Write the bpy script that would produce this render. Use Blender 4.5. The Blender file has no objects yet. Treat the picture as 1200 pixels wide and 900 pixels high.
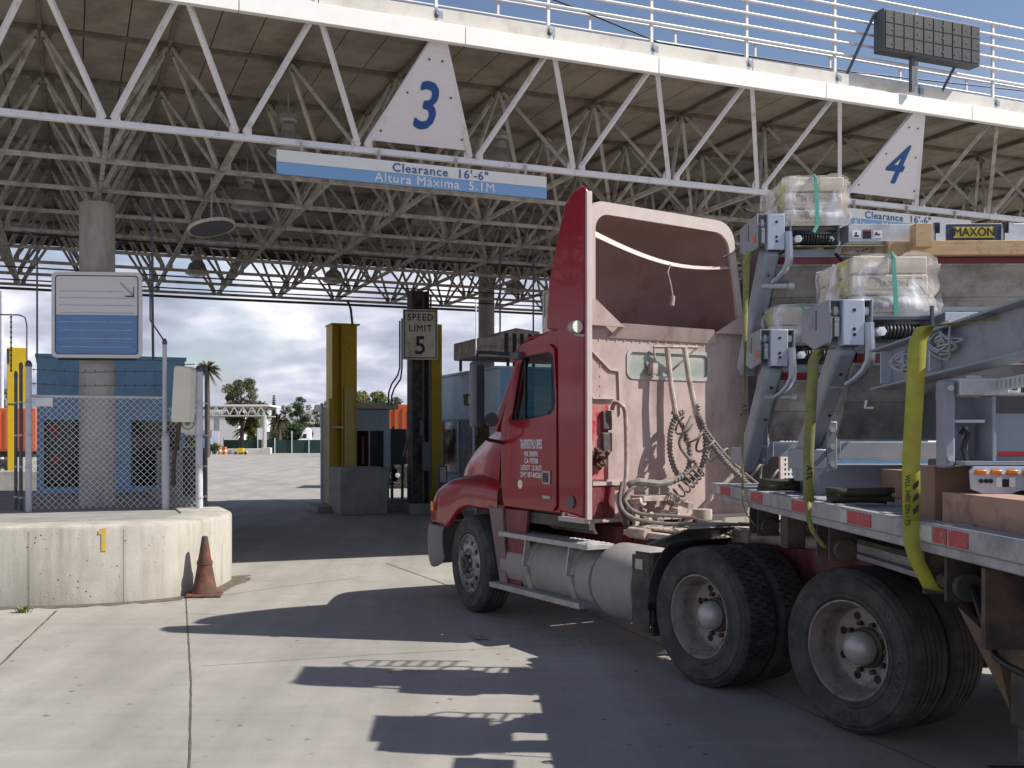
import bpy, bmesh, math, random
from mathutils import Vector, Matrix, noise as mnoise
R = math.radians
random.seed(7)
sc = bpy.context.scene
COL = sc.collection

# ---------------------------------------------------------------- camera
F_PX, CX, HY, EYE = 1195.0, 540.0, 517.0, 1.77      # measured on the 1200x900 photograph
cam_d = bpy.data.cameras.new('camera'); cam = bpy.data.objects.new('camera', cam_d); COL.objects.link(cam)
cam_d.sensor_fit = 'HORIZONTAL'; cam_d.sensor_width = 36; cam_d.lens = 36 * F_PX / 1200
cam_d.shift_x = (600 - CX) / 1200; cam_d.shift_y = (HY - 450) / 1200
cam_d.clip_start = 0.05; cam_d.clip_end = 6000
cam.location = (0, 0, EYE); cam.rotation_euler = (R(90), 0, 0)
sc.camera = cam

# ---------------------------------------------------------------- light
SUN = Vector((0.984, -0.178, 1.018)).normalized()    # towards the sun
sun_d = bpy.data.lights.new('sun', 'SUN'); sun = bpy.data.objects.new('sun', sun_d); COL.objects.link(sun)
sun_d.energy = 5.0; sun_d.angle = R(0.53); sun_d.color = (1.0, 0.965, 0.91)
sun.rotation_euler = SUN.to_track_quat('Z', 'Y').to_euler()
world = bpy.data.worlds.new('World'); sc.world = world; world.use_nodes = True
wn = world.node_tree; wn.nodes.clear()
def N(t, typ, **kw):
    n = t.nodes.new(typ)
    for k, v in kw.items(): setattr(n, k, v)
    return n
sky = N(wn, 'ShaderNodeTexSky'); sky.sky_type = 'NISHITA'; sky.sun_disc = False
sky.sun_elevation = math.asin(SUN.z); sky.sun_rotation = math.atan2(SUN.x, SUN.y)
sky.air_density = 1.0; sky.dust_density = 0.6; sky.ozone_density = 2.0
tc = N(wn, 'ShaderNodeTexCoord'); sep = N(wn, 'ShaderNodeSeparateXYZ')
wn.links.new(tc.outputs['Generated'], sep.inputs[0])
zz = N(wn, 'ShaderNodeMath', operation='MAXIMUM'); zz.inputs[1].default_value = 0.0
wn.links.new(sep.outputs['Z'], zz.inputs[0])
za = N(wn, 'ShaderNodeMath', operation='ADD'); za.inputs[1].default_value = 0.30
wn.links.new(zz.outputs[0], za.inputs[0])
comb = N(wn, 'ShaderNodeCombineXYZ')
for ax in 'XY':
    dv = N(wn, 'ShaderNodeMath', operation='DIVIDE')
    wn.links.new(sep.outputs[ax], dv.inputs[0]); wn.links.new(za.outputs[0], dv.inputs[1]); wn.links.new(dv.outputs[0], comb.inputs[ax])
cn = N(wn, 'ShaderNodeTexNoise'); cn.inputs['Scale'].default_value = 1.3; cn.inputs['Detail'].default_value = 9; cn.inputs['Roughness'].default_value = 0.52
mp = N(wn, 'ShaderNodeMapping'); mp.inputs['Location'].default_value = (3.1, 1.4, 0.6)
wn.links.new(comb.outputs[0], mp.inputs[0]); wn.links.new(mp.outputs[0], cn.inputs['Vector'])
# more cloud towards the left / low sky, open blue up to the right as in the photograph
bias = N(wn, 'ShaderNodeMath', operation='MULTIPLY_ADD'); bias.inputs[1].default_value = -0.62; bias.inputs[2].default_value = 0.165
wn.links.new(zz.outputs[0], bias.inputs[0])
bx2 = N(wn, 'ShaderNodeMath', operation='MULTIPLY_ADD'); bx2.inputs[1].default_value = -0.10
wn.links.new(sep.outputs['X'], bx2.inputs[0]); wn.links.new(bias.outputs[0], bx2.inputs[2])
sm = N(wn, 'ShaderNodeMath', operation='ADD'); wn.links.new(cn.outputs['Fac'], sm.inputs[0]); wn.links.new(bx2.outputs[0], sm.inputs[1])
ramp = N(wn, 'ShaderNodeValToRGB'); ramp.color_ramp.elements[0].position = 0.47; ramp.color_ramp.elements[1].position = 0.60
wn.links.new(sm.outputs[0], ramp.inputs[0])
cn2 = N(wn, 'ShaderNodeTexNoise'); cn2.inputs['Scale'].default_value = 3.4; cn2.inputs['Detail'].default_value = 7; cn2.inputs['Roughness'].default_value = 0.5
mp2 = N(wn, 'ShaderNodeMapping'); mp2.inputs['Location'].default_value = (7.3, 2.2, 3.1)
wn.links.new(comb.outputs[0], mp2.inputs[0]); wn.links.new(mp2.outputs[0], cn2.inputs['Vector'])
ccol = N(wn, 'ShaderNodeValToRGB')
ccol.color_ramp.elements[0].position = 0.33; ccol.color_ramp.elements[0].color = (5.4, 5.9, 7.6, 1)
ccol.color_ramp.elements[1].position = 0.66; ccol.color_ramp.elements[1].color = (18, 18, 18.8, 1)
e = ccol.color_ramp.elements.new(0.50); e.color = (9.6, 10.1, 12.2, 1)
wn.links.new(cn2.outputs['Fac'], ccol.inputs[0])
skm = N(wn, 'ShaderNodeMix', data_type='RGBA', blend_type='MIX')
# thin high veil over the blue
veil = N(wn, 'ShaderNodeMix', data_type='RGBA', blend_type='MULTIPLY'); veil.inputs['Factor'].default_value = 1.0
wn.links.new(sky.outputs[0], veil.inputs['A']); veil.inputs['B'].default_value = (2.0, 1.85, 1.85, 1)
wn.links.new(ramp.outputs[0], skm.inputs['Factor']); wn.links.new(veil.outputs['Result'], skm.inputs['A']); wn.links.new(ccol.outputs[0], skm.inputs['B'])
bg = N(wn, 'ShaderNodeBackground'); bg.inputs['Strength'].default_value = 0.052
wo = N(wn, 'ShaderNodeOutputWorld')
wn.links.new(skm.outputs['Result'], bg.inputs[0]); wn.links.new(bg.outputs[0], wo.inputs[0])
vs = sc.view_settings; vs.view_transform = 'Standard'; vs.look = 'None'; vs.exposure = 0.28; vs.gamma = 1.0; vs.use_curve_mapping = False
sc.cycles.max_bounces = 8; sc.cycles.diffuse_bounces = 4; sc.cycles.transparent_max_bounces = 12

# ---------------------------------------------------------------- materials
MC = {}
def M(name, col, rough=0.6, metal=0.0, var=0.12, scale=5.0, dirt=None, damt=0.35, dscale=1.6, bump=0.0, bscale=60, coat=0.0, streak=0.0, spec=0.5, stretch=None, emit=None):
    if name in MC: return MC[name]
    m = bpy.data.materials.new(name); m.use_nodes = True; t = m.node_tree; b = t.nodes['Principled BSDF']
    c = N(t, 'ShaderNodeTexCoord'); vec = c.outputs['Object']
    if stretch:
        mpn = N(t, 'ShaderNodeMapping'); mpn.inputs['Scale'].default_value = stretch
        t.links.new(vec, mpn.inputs[0]); svec = mpn.outputs[0]
    else: svec = vec
    n1 = N(t, 'ShaderNodeTexNoise'); n1.inputs['Scale'].default_value = scale; n1.inputs['Detail'].default_value = 6; n1.inputs['Roughness'].default_value = 0.65
    t.links.new(svec, n1.inputs['Vector'])
    mr = N(t, 'ShaderNodeMapRange'); mr.inputs['From Min'].default_value = 0.3; mr.inputs['From Max'].default_value = 0.7
    mr.inputs['To Min'].default_value = 1 - var; mr.inputs['To Max'].default_value = 1 + var
    t.links.new(n1.outputs['Fac'], mr.inputs['Value'])
    mul = N(t, 'ShaderNodeMix', data_type='RGBA', blend_type='MULTIPLY'); mul.inputs['Factor'].default_value = 1
    mul.inputs['A'].default_value = (*col, 1); t.links.new(mr.outputs[0], mul.inputs['B'])
    out = mul.outputs['Result']; mask = None
    if dirt is not None:
        n2 = N(t, 'ShaderNodeTexNoise'); n2.inputs['Scale'].default_value = dscale; n2.inputs['Detail'].default_value = 8; n2.inputs['Roughness'].default_value = 0.7
        if streak:
            mpd = N(t, 'ShaderNodeMapping'); mpd.inputs['Scale'].default_value = (1, 1, streak); t.links.new(vec, mpd.inputs[0]); t.links.new(mpd.outputs[0], n2.inputs['Vector'])
        else: t.links.new(vec, n2.inputs['Vector'])
        mk = N(t, 'ShaderNodeMapRange'); mk.inputs['From Min'].default_value = 0.62 - damt * 0.5; mk.inputs['From Max'].default_value = 0.80 - damt * 0.42
        t.links.new(n2.outputs['Fac'], mk.inputs['Value'])
        mx = N(t, 'ShaderNodeMix', data_type='RGBA', blend_type='MIX'); t.links.new(mk.outputs[0], mx.inputs['Factor'])
        t.links.new(out, mx.inputs['A']); mx.inputs['B'].default_value = (*dirt, 1); out = mx.outputs['Result']; mask = mk.outputs[0]
    t.links.new(out, b.inputs['Base Color'])
    if mask is not None:
        rr = N(t, 'ShaderNodeMapRange'); rr.inputs['To Min'].default_value = rough; rr.inputs['To Max'].default_value = min(0.9, rough + 0.35)
        t.links.new(mask, rr.inputs['Value']); t.links.new(rr.outputs[0], b.inputs['Roughness'])
    else: b.inputs['Roughness'].default_value = rough
    b.inputs['Metallic'].default_value = metal; b.inputs['Coat Weight'].default_value = coat; b.inputs['Specular IOR Level'].default_value = spec
    if bump:
        n3 = N(t, 'ShaderNodeTexNoise'); n3.inputs['Scale'].default_value = bscale; n3.inputs['Detail'].default_value = 5
        t.links.new(vec, n3.inputs['Vector']); bp = N(t, 'ShaderNodeBump'); bp.inputs['Strength'].default_value = bump; bp.inputs['Distance'].default_value = 0.01
        t.links.new(n3.outputs['Fac'], bp.inputs['Height']); t.links.new(bp.outputs[0], b.inputs['Normal'])
    MC[name] = m; return m
def MIXN(t, a, bcol, fac):
    mx = N(t, 'ShaderNodeMix', data_type='RGBA', blend_type='MIX'); t.links.new(fac, mx.inputs['Factor']); t.links.new(a, mx.inputs['A']); mx.inputs['B'].default_value = (*bcol, 1); return mx.outputs['Result']
def glassm(name, tint=(0.6, 0.7, 0.68), alpha=0.25, rough=0.03):
    if name in MC: return MC[name]
    m = bpy.data.materials.new(name); m.use_nodes = True; t = m.node_tree; t.nodes.clear()
    o = N(t, 'ShaderNodeOutputMaterial'); tr = N(t, 'ShaderNodeBsdfTransparent'); tr.inputs[0].default_value = (*tint, 1)
    gl = N(t, 'ShaderNodeBsdfPrincipled'); gl.inputs['Base Color'].default_value = (0.02, 0.025, 0.025, 1); gl.inputs['Roughness'].default_value = rough
    mx = N(t, 'ShaderNodeMixShader'); mx.inputs[0].default_value = alpha
    t.links.new(tr.outputs[0], mx.inputs[1]); t.links.new(gl.outputs[0], mx.inputs[2]); t.links.new(mx.outputs[0], o.inputs[0])
    MC[name] = m; return m

# ---------------------------------------------------------------- mesh helpers
def crv(P,k=6):
    P=[Vector(p) for p in P]; out=[]
    for i in range(len(P)-1):
        p0=P[max(i-1,0)];p1=P[i];p2=P[i+1];p3=P[min(i+2,len(P)-1)]
        for j in range(k):
            t=j/k; out.append(.5*((2*p1)+(-p0+p2)*t+(2*p0-5*p1+4*p2-p3)*t*t+(-p0+3*p1-3*p2+p3)*t**3))
    out.append(P[-1]); return out
def wrapc(P,r,step=.02,n=10):
    out=[]; a=0
    for p,q in zip(P,P[1:]):
        d=(q-p); L=d.length; dn=d.normalized(); x=dn.cross(Vector((0,1,0))).normalized(); y=x.cross(dn); m=max(1,int(L/step*n))
        for j in range(m): a+=2*math.pi/n; out.append(p+d*(j/m)+x*math.cos(a)*r+y*math.sin(a)*r)
    return out
class MB:
    def __init__(s): s.v = []; s.f = []; s.marks = []
    def add(s, vs, fs):
        s.marks.append((len(s.v), len(s.f))); k = len(s.v); s.v += [tuple(p) for p in vs]; s.f += [tuple(i + k for i in f) for f in fs]; return s
    def box(s, x0, x1, y0, y1, z0, z1):
        return s.add([(x0,y0,z0),(x1,y0,z0),(x1,y1,z0),(x0,y1,z0),(x0,y0,z1),(x1,y0,z1),(x1,y1,z1),(x0,y1,z1)],
                     [(0,3,2,1),(4,5,6,7),(0,1,5,4),(1,2,6,5),(2,3,7,6),(3,0,4,7)])
    def bar(s, p, q, w, h=None, up=(0,0,1)):
        p = Vector(p); q = Vector(q); h = h or w; d = (q - p).normalized(); u = Vector(up)
        if abs(d.dot(u)) > 0.98: u = Vector((0,1,0))
        a = d.cross(u).normalized(); b = a.cross(d).normalized(); a = a * w / 2; b = b * h / 2
        return s.add([p-a-b, p+a-b, p+a+b, p-a+b, q-a-b, q+a-b, q+a+b, q-a+b], [(0,3,2,1),(4,5,6,7),(0,1,5,4),(1,2,6,5),(2,3,7,6),(3,0,4,7)])
    def cyl(s, p, q, r0, r1=None, n=16, cap=True):
        p = Vector(p); q = Vector(q); r1 = r0 if r1 is None else r1; d = (q - p).normalized()
        u = Vector((0,0,1)) if abs(d.z) < 0.95 else Vector((1,0,0)); a = d.cross(u).normalized(); b = d.cross(a).normalized()
        vs = []
        for c, r in ((p, r0), (q, r1)):
            for i in range(n):
                t = 2 * math.pi * i / n; vs.append(c + a * math.cos(t) * r + b * math.sin(t) * r)
        fs = [(i, (i+1) % n, n + (i+1) % n, n + i) for i in range(n)]
        if cap: fs += [tuple(range(n))[::-1], tuple(range(n, 2*n))]
        return s.add(vs, fs)
    def tube(s, pts, r, n=8, closed=False):
        pts = [Vector(p) for p in pts]; m = len(pts); rings = []; prev = None
        for i, p in enumerate(pts):
            a = pts[(i - 1) % m] if (i > 0 or closed) else p; b = pts[(i + 1) % m] if (i < m - 1 or closed) else p
            d = (b - a).normalized()
            if prev is None:
                u = Vector((0,0,1)) if abs(d.z) < 0.9 else Vector((1,0,0)); x = d.cross(u).normalized()
            else: x = (prev - d * prev.dot(d)).normalized()
            prev = x; y = d.cross(x); rr = r[i] if isinstance(r, (list, tuple)) else r
            rings.append([p + x * math.cos(2*math.pi*k/n) * rr + y * math.sin(2*math.pi*k/n) * rr for k in range(n)])
        vs = [v for g in rings for v in g]; fs = []
        for i in range(m if closed else m - 1):
            j = (i + 1) % m
            for k in range(n): fs.append((i*n+k, i*n+(k+1) % n, j*n+(k+1) % n, j*n+k))
        if not closed: fs += [tuple(range(n))[::-1], tuple(range((m-1)*n, m*n))]
        return s.add(vs, fs)
    def lathe(s, prof, o=(0,0,0), axis=(0,0,1), n=32, a0=0, a1=2*math.pi):
        o = Vector(o); d = Vector(axis).normalized(); u = Vector((0,0,1)) if abs(d.z) < 0.9 else Vector((1,0,0))
        a = d.cross(u).normalized(); b = d.cross(a).normalized(); full = abs(a1 - a0 - 2*math.pi) < 1e-6; m = n if full else n + 1; L = len(prof); vs = []
        for i in range(m):
            t = a0 + (a1 - a0) * i / n
            for (r, h) in prof: vs.append(o + d * h + (a * math.cos(t) + b * math.sin(t)) * r)
        fs = []
        for i in range(n):
            j = (i + 1) % m
            for k in range(L - 1): fs.append((i*L+k, i*L+k+1, j*L+k+1, j*L+k))
        return s.add(vs, fs)
    def prism(s, poly, ext):
        poly = [Vector(p) for p in poly]; e = Vector(ext); n = len(poly)
        return s.add(poly + [p + e for p in poly], [tuple(range(n))[::-1], tuple(range(n, 2*n))] + [(i, (i+1) % n, n + (i+1) % n, n + i) for i in range(n)])
    def ringplate(s, outer, inner, ext):
        n = len(outer); o = [Vector(p) for p in outer]; i_ = [Vector(p) for p in inner]; e = Vector(ext)
        vs = o + i_ + [p + e for p in o] + [p + e for p in i_]; fs = []
        for k in range(n):
            j = (k + 1) % n
            fs += [(k, j, n+j, n+k), (2*n+k, 3*n+k, 3*n+j, 2*n+j), (k, 2*n+k, 2*n+j, j), (n+k, n+j, 3*n+j, 3*n+k)]
        return s.add(vs, fs)
    def grid(s, rows, close=False):
        m = len(rows); n = len(rows[0]); fs = []
        for i in range(m - 1):
            for j in range(n if close else n - 1): fs.append((i*n+j, i*n+(j+1) % n, (i+1)*n+(j+1) % n, (i+1)*n+j))
        return s.add([p for r in rows for p in r], fs)
    def build(s, name, mat, parent=None, bevel=0, smooth=35, subd=0, solid=0, merge=False, loc=None):
        me = bpy.data.meshes.new(name); me.from_pydata(s.v, [], s.f)
        bm = bmesh.new(); bm.from_mesh(me)
        if merge: bmesh.ops.remove_doubles(bm, verts=bm.verts, dist=0.0005)
        bmesh.ops.recalc_face_normals(bm, faces=bm.faces); bm.to_mesh(me); bm.free()
        if smooth:
            me.shade_smooth(); me.set_sharp_from_angle(angle=R(smooth))
        ob = bpy.data.objects.new(name, me); COL.objects.link(ob)
        if isinstance(mat, (list, tuple)):
            for q in mat: me.materials.append(q)
        else: me.materials.append(mat)
        if parent: ob.parent = parent
        if loc: ob.location = loc
        if solid: md = ob.modifiers.new('solid', 'SOLIDIFY'); md.thickness = solid; md.offset = 0
        if subd: md = ob.modifiers.new('sub', 'SUBSURF'); md.levels = subd; md.render_levels = subd
        if bevel:
            md = ob.modifiers.new('bevel', 'BEVEL'); md.width = bevel; md.segments = 2; md.limit_method = 'ANGLE'; md.angle_limit = R(40)
        return ob
def _builds(s, name, mat, parent=None, **kw):
    """one object per piece"""
    first = None; ends = s.marks[1:] + [(len(s.v), len(s.f))]
    for (v0, f0), (v1, f1) in zip(s.marks, ends):
        b = MB(); b.add(s.v[v0:v1], [tuple(i - v0 for i in f) for f in s.f[f0:f1]]); o = b.build(name, mat, parent, **kw); first = first or o
    return first
MB.builds = _builds
def tag(o, label=None, cat=None, group=None, kind=None):
    if label: o['label'] = label
    if cat: o['category'] = cat
    if group: o['group'] = group
    if kind: o['kind'] = kind
    return o
def thing(name, label, cat, loc=(0,0,0), rz=0, group=None):
    o = bpy.data.objects.new(name, None); COL.objects.link(o); o.location = loc; o.rotation_euler = (0,0,rz); o.empty_display_size = 0.2
    return tag(o, label, cat, group)
def copy_tree(o, parent=None):
    c = o.copy(); COL.objects.link(c); c.parent = parent
    for ch in list(o.children): copy_tree(ch, c)
    return c
_pend = []
def text(name, s, mat, size, parent, origin, xdir, updir, depth=0.003, align='CENTER', bold=0.0, sx=1.0, sy=1.0, shear=0.0, spacing=1.0):
    cu = bpy.data.curves.new(name, 'FONT'); cu.body = s; cu.size = size; cu.extrude = depth / 2; cu.offset = 0.0; cu.align_x = align; cu.align_y = 'CENTER'
    cu.shear = shear; cu.space_character = spacing; cu.resolution_u = 3
    tmp = bpy.data.objects.new('tmp', cu); COL.objects.link(tmp)
    dg = bpy.context.evaluated_depsgraph_get(); me = bpy.data.meshes.new_from_object(tmp.evaluated_get(dg))
    bpy.data.objects.remove(tmp); bpy.data.curves.remove(cu)
    ex = min(bold, size * .017)
    if ex > 0:                                  # heavier strokes: shifted copies, a hair apart in depth
        bmx = bmesh.new(); bmx.from_mesh(me); src = list(bmx.verts) + list(bmx.edges) + list(bmx.faces)
        for k, (ox, oy) in enumerate(((ex, 0), (-ex, 0), (0, ex), (0, -ex))):
            r_ = bmesh.ops.duplicate(bmx, geom=src)
            bmesh.ops.translate(bmx, verts=[g for g in r_['geom'] if isinstance(g, bmesh.types.BMVert)], vec=(ox, oy, .00025 * (k + 1)))
        bmx.to_mesh(me); bmx.free()
    x = Vector(xdir).normalized(); u = Vector(updir).normalized(); n = x.cross(u)
    mt = Matrix(((x.x*sx, u.x*sy, n.x, origin[0]), (x.y*sx, u.y*sy, n.y, origin[1]), (x.z*sx, u.z*sy, n.z, origin[2]), (0,0,0,1)))
    me.transform(mt); me.materials.clear(); me.materials.append(mat)
    ob = bpy.data.objects.new(name, me); COL.objects.link(ob); ob.parent = parent; return ob
def at(px, py, Y): return Vector(((px - CX) / F_PX * Y, Y, EYE - (py - HY) / F_PX * Y))
def gnd(px, py): return at(px, py, EYE * F_PX / (py - HY))

TH = math.atan(0.3833)                                # the canopy's direction
D1 = Vector((math.cos(TH), math.sin(TH), 0)); D2 = Vector((-math.sin(TH), math.cos(TH), 0))
P0 = Vector((-4.116, 11.9, 0)); SC, SR = 1.524, 1.71
def cw(x, y, z=0): return P0 + D1 * x + D2 * y + Vector((0,0,z))   # canopy frame -> world
def cl(p): q = Vector((p[0], p[1], 0)) - P0; return q.dot(D1), q.dot(D2)

# palette
m_red = M('red_paint', (0.29, 0.001, 0.012), 0.28, var=0.06, scale=2, dirt=(0.20, 0.06, 0.055), damt=0.17, dscale=5, streak=0.22, coat=0.3, spec=0.3)
m_redd = M('red_dusty', (0.17, 0.012, 0.02), 0.5, var=0.15, scale=4, dirt=(0.24, 0.14, 0.13), damt=0.35, dscale=4, streak=0.4)
m_dust = M('dusty_panel', (0.47, 0.365, 0.33), 0.75, var=0.12, scale=5, dirt=(0.34, 0.235, 0.215), damt=0.34, dscale=3.4, streak=0.35, bump=0.1, bscale=40)
m_trim = M('dusty_trim', (0.52, 0.43, 0.395), 0.6, var=0.06, scale=8)
m_cav = M('fairing_inside', (0.26, 0.165, 0.145), 0.7, var=0.15, scale=2, dirt=(0.20, 0.03, 0.035), damt=0.12, dscale=1.2)
m_rub = M('tyre_rubber', (0.042, 0.041, 0.042), 0.8, var=0.25, scale=9, dirt=(0.10, 0.09, 0.08), damt=0.42, dscale=6, bump=0.25, bscale=80)
m_rub2 = M('tyre_sidewall_letters', (0.11, 0.11, 0.105), 0.7)
m_rim = M('dusty_steel_rim', (0.33, 0.29, 0.255), 0.5, metal=0.25, var=0.12, dirt=(0.13, 0.115, 0.10), damt=0.3, dscale=8)
m_alrim = M('grey_front_rim', (0.33, 0.315, 0.30), 0.45, metal=0.5, var=0.12, dirt=(0.13, 0.11, 0.10), damt=0.3, dscale=9)
m_black = M('black_part', (0.012, 0.012, 0.013), 0.5, var=0.2)
m_dark = M('dark_steel', (0.035, 0.032, 0.03), 0.6, var=0.3, dirt=(0.14, 0.11, 0.085), damt=0.35, dscale=5)
m_brown = M('dirty_brown_steel', (0.05, 0.043, 0.037), 0.75, var=0.35, scale=7, dirt=(0.17, 0.10, 0.06), damt=0.3, dscale=4)
m_beige = M('dust_covered_metal', (0.50, 0.43, 0.37), 0.8, var=0.15, scale=9, dirt=(0.30, 0.24, 0.20), damt=0.4, dscale=7, bump=0.3, bscale=30)
m_tank = M('dusty_tank', (0.31, 0.295, 0.28), 0.55, metal=0.2, var=0.1, scale=4, dirt=(0.38, 0.345, 0.315), damt=0.4, dscale=3)
m_step = M('step_aluminium', (0.42, 0.40, 0.38), 0.55, metal=0.3, var=0.2, scale=10)
m_hose = M('dusty_hose', (0.21, 0.185, 0.165), 0.75, var=0.25, scale=20)
m_hosed = M('dark_hose', (0.09, 0.08, 0.072), 0.7, var=0.3, scale=20)
m_galv = M('galvanised_steel', (0.56, 0.58, 0.60), 0.45, metal=0.3, var=0.14, scale=7, dirt=(0.30, 0.29, 0.28), damt=0.25, dscale=4)
m_pgrey = M('grey_primer_steel', (0.27, 0.30, 0.345), 0.42, metal=0.1, var=0.10, scale=5, dirt=(0.19, 0.21, 0.24), damt=0.15, dscale=3)
m_pgreyl = M('light_grey_steel', (0.47, 0.51, 0.58), 0.36, metal=0.2, var=0.08, scale=6, dirt=(0.24, 0.26, 0.29), damt=0.2)
m_plate = M('ribbed_aluminium_plate', (0.36, 0.34, 0.315), 0.55, metal=0.3, var=0.22, scale=3, dirt=(0.16, 0.145, 0.13), damt=0.35, dscale=2.5, stretch=(0.5, 1, 5))
m_alu = M('dull_aluminium_rail', (0.40, 0.39, 0.41), 0.5, metal=0.3, var=0.12, scale=5, dirt=(0.27, 0.25, 0.25), damt=0.3, dscale=4)
m_deck = M('blue_grey_deck', (0.20, 0.21, 0.27), 0.6, var=0.3, scale=6, dirt=(0.34, 0.32, 0.30), damt=0.4, dscale=5, stretch=(1, 0.3, 1))
m_tape = M('red_reflective_tape', (0.42, 0.05, 0.06), 0.5, var=0.15, scale=30, dirt=(0.42, 0.37, 0.36), damt=0.13, dscale=18)
m_tapew = M('white_reflective_tape', (0.50, 0.49, 0.44), 0.5, var=0.15, scale=30)
m_oil = M('oil_black', (0.05, 0.045, 0.04), 0.6)
m_strap = M('olive_yellow_strap', (0.27, 0.265, 0.085), 0.7, var=0.2, scale=14, dirt=(0.20, 0.185, 0.06), damt=0.3, dscale=8)
m_straph = M('yellow_strap', (0.42, 0.395, 0.05), 0.7, var=0.15, scale=14, dirt=(0.34, 0.31, 0.06), damt=0.3, dscale=6)
m_strapd = M('dark_strap', (0.055, 0.055, 0.028), 0.8, var=0.3, scale=20)
m_wood = M('pine_timber', (0.52, 0.35, 0.19), 0.8, var=0.18, scale=6, dirt=(0.30, 0.19, 0.10), damt=0.2, dscale=14, stretch=(0.6, 1, 7))
m_woodp = M('pinkish_timber', (0.40, 0.25, 0.185), 0.85, var=0.12, scale=5, dirt=(0.20, 0.12, 0.09), damt=0.22, dscale=7, stretch=(1, 0.6, 4))
m_card = M('brown_cardboard', (0.27, 0.165, 0.11), 0.9, var=0.12, scale=4)
m_cart = M('pale_carton', (0.66, 0.55, 0.42), 0.85, var=0.08, scale=4)
m_cred = M('dark_red_beam', (0.20, 0.012, 0.02), 0.4, var=0.1)
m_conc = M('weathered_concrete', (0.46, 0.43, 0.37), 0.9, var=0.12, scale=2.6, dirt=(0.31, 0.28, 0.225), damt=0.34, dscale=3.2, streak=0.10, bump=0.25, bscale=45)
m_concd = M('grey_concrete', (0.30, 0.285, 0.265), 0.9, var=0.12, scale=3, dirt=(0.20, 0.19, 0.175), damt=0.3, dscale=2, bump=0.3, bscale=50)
m_col = M('grey_column_concrete', (0.46, 0.43, 0.40), 0.85, var=0.10, scale=2.5, dirt=(0.26, 0.24, 0.21), damt=0.35, dscale=1.6, streak=0.25, bump=0.15, bscale=30)
m_white = M('white_fascia_paint', (0.84, 0.82, 0.77), 0.5, var=0.03, scale=3)
m_pale = M('pale_parapet', (0.60, 0.57, 0.51), 0.75, var=0.07, scale=2.0, dirt=(0.48, 0.44, 0.38), damt=0.25, dscale=3)
m_rail = M('white_rail_paint', (0.74, 0.72, 0.69), 0.5, var=0.05)
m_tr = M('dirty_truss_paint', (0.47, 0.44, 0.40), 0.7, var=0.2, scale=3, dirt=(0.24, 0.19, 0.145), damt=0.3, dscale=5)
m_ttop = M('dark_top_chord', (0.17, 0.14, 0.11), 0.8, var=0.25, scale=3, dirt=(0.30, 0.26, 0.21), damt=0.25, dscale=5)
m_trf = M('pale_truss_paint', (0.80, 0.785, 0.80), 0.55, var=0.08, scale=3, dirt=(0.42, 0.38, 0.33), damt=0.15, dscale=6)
m_ceil = M('stained_roof_panel', (0.34, 0.295, 0.245), 0.9, var=0.10, scale=1.3, dirt=(0.20, 0.17, 0.135), damt=0.35, dscale=1.2)
m_seam = M('dark_roof_seam', (0.075, 0.06, 0.048), 0.9)
m_blue = M('booth_blue_paint', (0.20, 0.37, 0.56), 0.55, var=0.08, scale=2, dirt=(0.15, 0.29, 0.45), damt=0.3, dscale=2)
m_blue2 = M('booth_pale_blue', (0.44, 0.58, 0.72), 0.6, var=0.07, scale=2, dirt=(0.36, 0.48, 0.60), damt=0.25)
m_bluel = M('booth_bright_blue', (0.22, 0.42, 0.68), 0.55, var=0.06)
m_win = M('dark_window_glass', (0.010, 0.012, 0.013), 0.08, var=0.3, spec=0.6)
m_yel = M('yellow_guard_paint', (0.60, 0.40, 0.015), 0.5, var=0.08, scale=3, dirt=(0.36, 0.22, 0.02), damt=0.12, dscale=3)
m_yel2 = M('pale_yellow_tube', (0.52, 0.42, 0.13), 0.55, var=0.1)
m_sblue = M('sign_blue', (0.15, 0.28, 0.54), 0.5, var=0.10, scale=5, stretch=(0.6, 1, 6))
m_csb = M('clearance_blue', (0.23, 0.42, 0.68), 0.5, var=0.05)
m_sign = M('sign_white', (0.78, 0.76, 0.79), 0.5, var=0.04, scale=6, stretch=(0.6, 1, 5))
m_ink = M('sign_ink_blue', (0.012, 0.085, 0.30), 0.5)
m_ink2 = M('clearance_letter_blue', (0.055, 0.14, 0.33), 0.5)
m_inkk = M('sign_ink_black', (0.012, 0.012, 0.015), 0.5)
m_lw = M('letter_white', (0.80, 0.80, 0.80), 0.5)
m_lw2 = M('door_letter_grey', (0.62, 0.58, 0.58), 0.5)
m_post = M('galvanised_post', (0.58, 0.59, 0.62), 0.5, metal=0.1, var=0.12)
m_postd = M('dark_grey_post', (0.10, 0.105, 0.12), 0.5, metal=0.2, var=0.12)
m_wire = M('fence_wire', (0.80, 0.80, 0.79), 0.5)
m_cream = M('cream_box', (0.80, 0.765, 0.62), 0.5, var=0.05)
m_lamp = M('grey_lamp_housing', (0.46, 0.45, 0.43), 0.45, metal=0.3, var=0.15)
m_lens = M('dull_lamp_glass', (0.66, 0.62, 0.55), 0.3, var=0.1)
m_cone = M('faded_cone_orange', (0.25, 0.065, 0.035), 0.7, var=0.3, scale=12, dirt=(0.09, 0.05, 0.035), damt=0.62, dscale=9)
m_or = M('orange_container', (0.62, 0.135, 0.045), 0.6, var=0.06)
m_leaf = M('leaf_green', (0.050, 0.085, 0.026), 0.7, var=0.5, scale=0.8)
m_leaf2 = M('leaf_olive', (0.085, 0.085, 0.035), 0.7, var=0.5, scale=0.8)
m_leaf3 = M('leaf_bright', (0.15, 0.17, 0.035), 0.7, var=0.4, scale=0.8)
m_bark = M('bark_brown', (0.12, 0.085, 0.06), 0.9, var=0.3)
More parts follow.
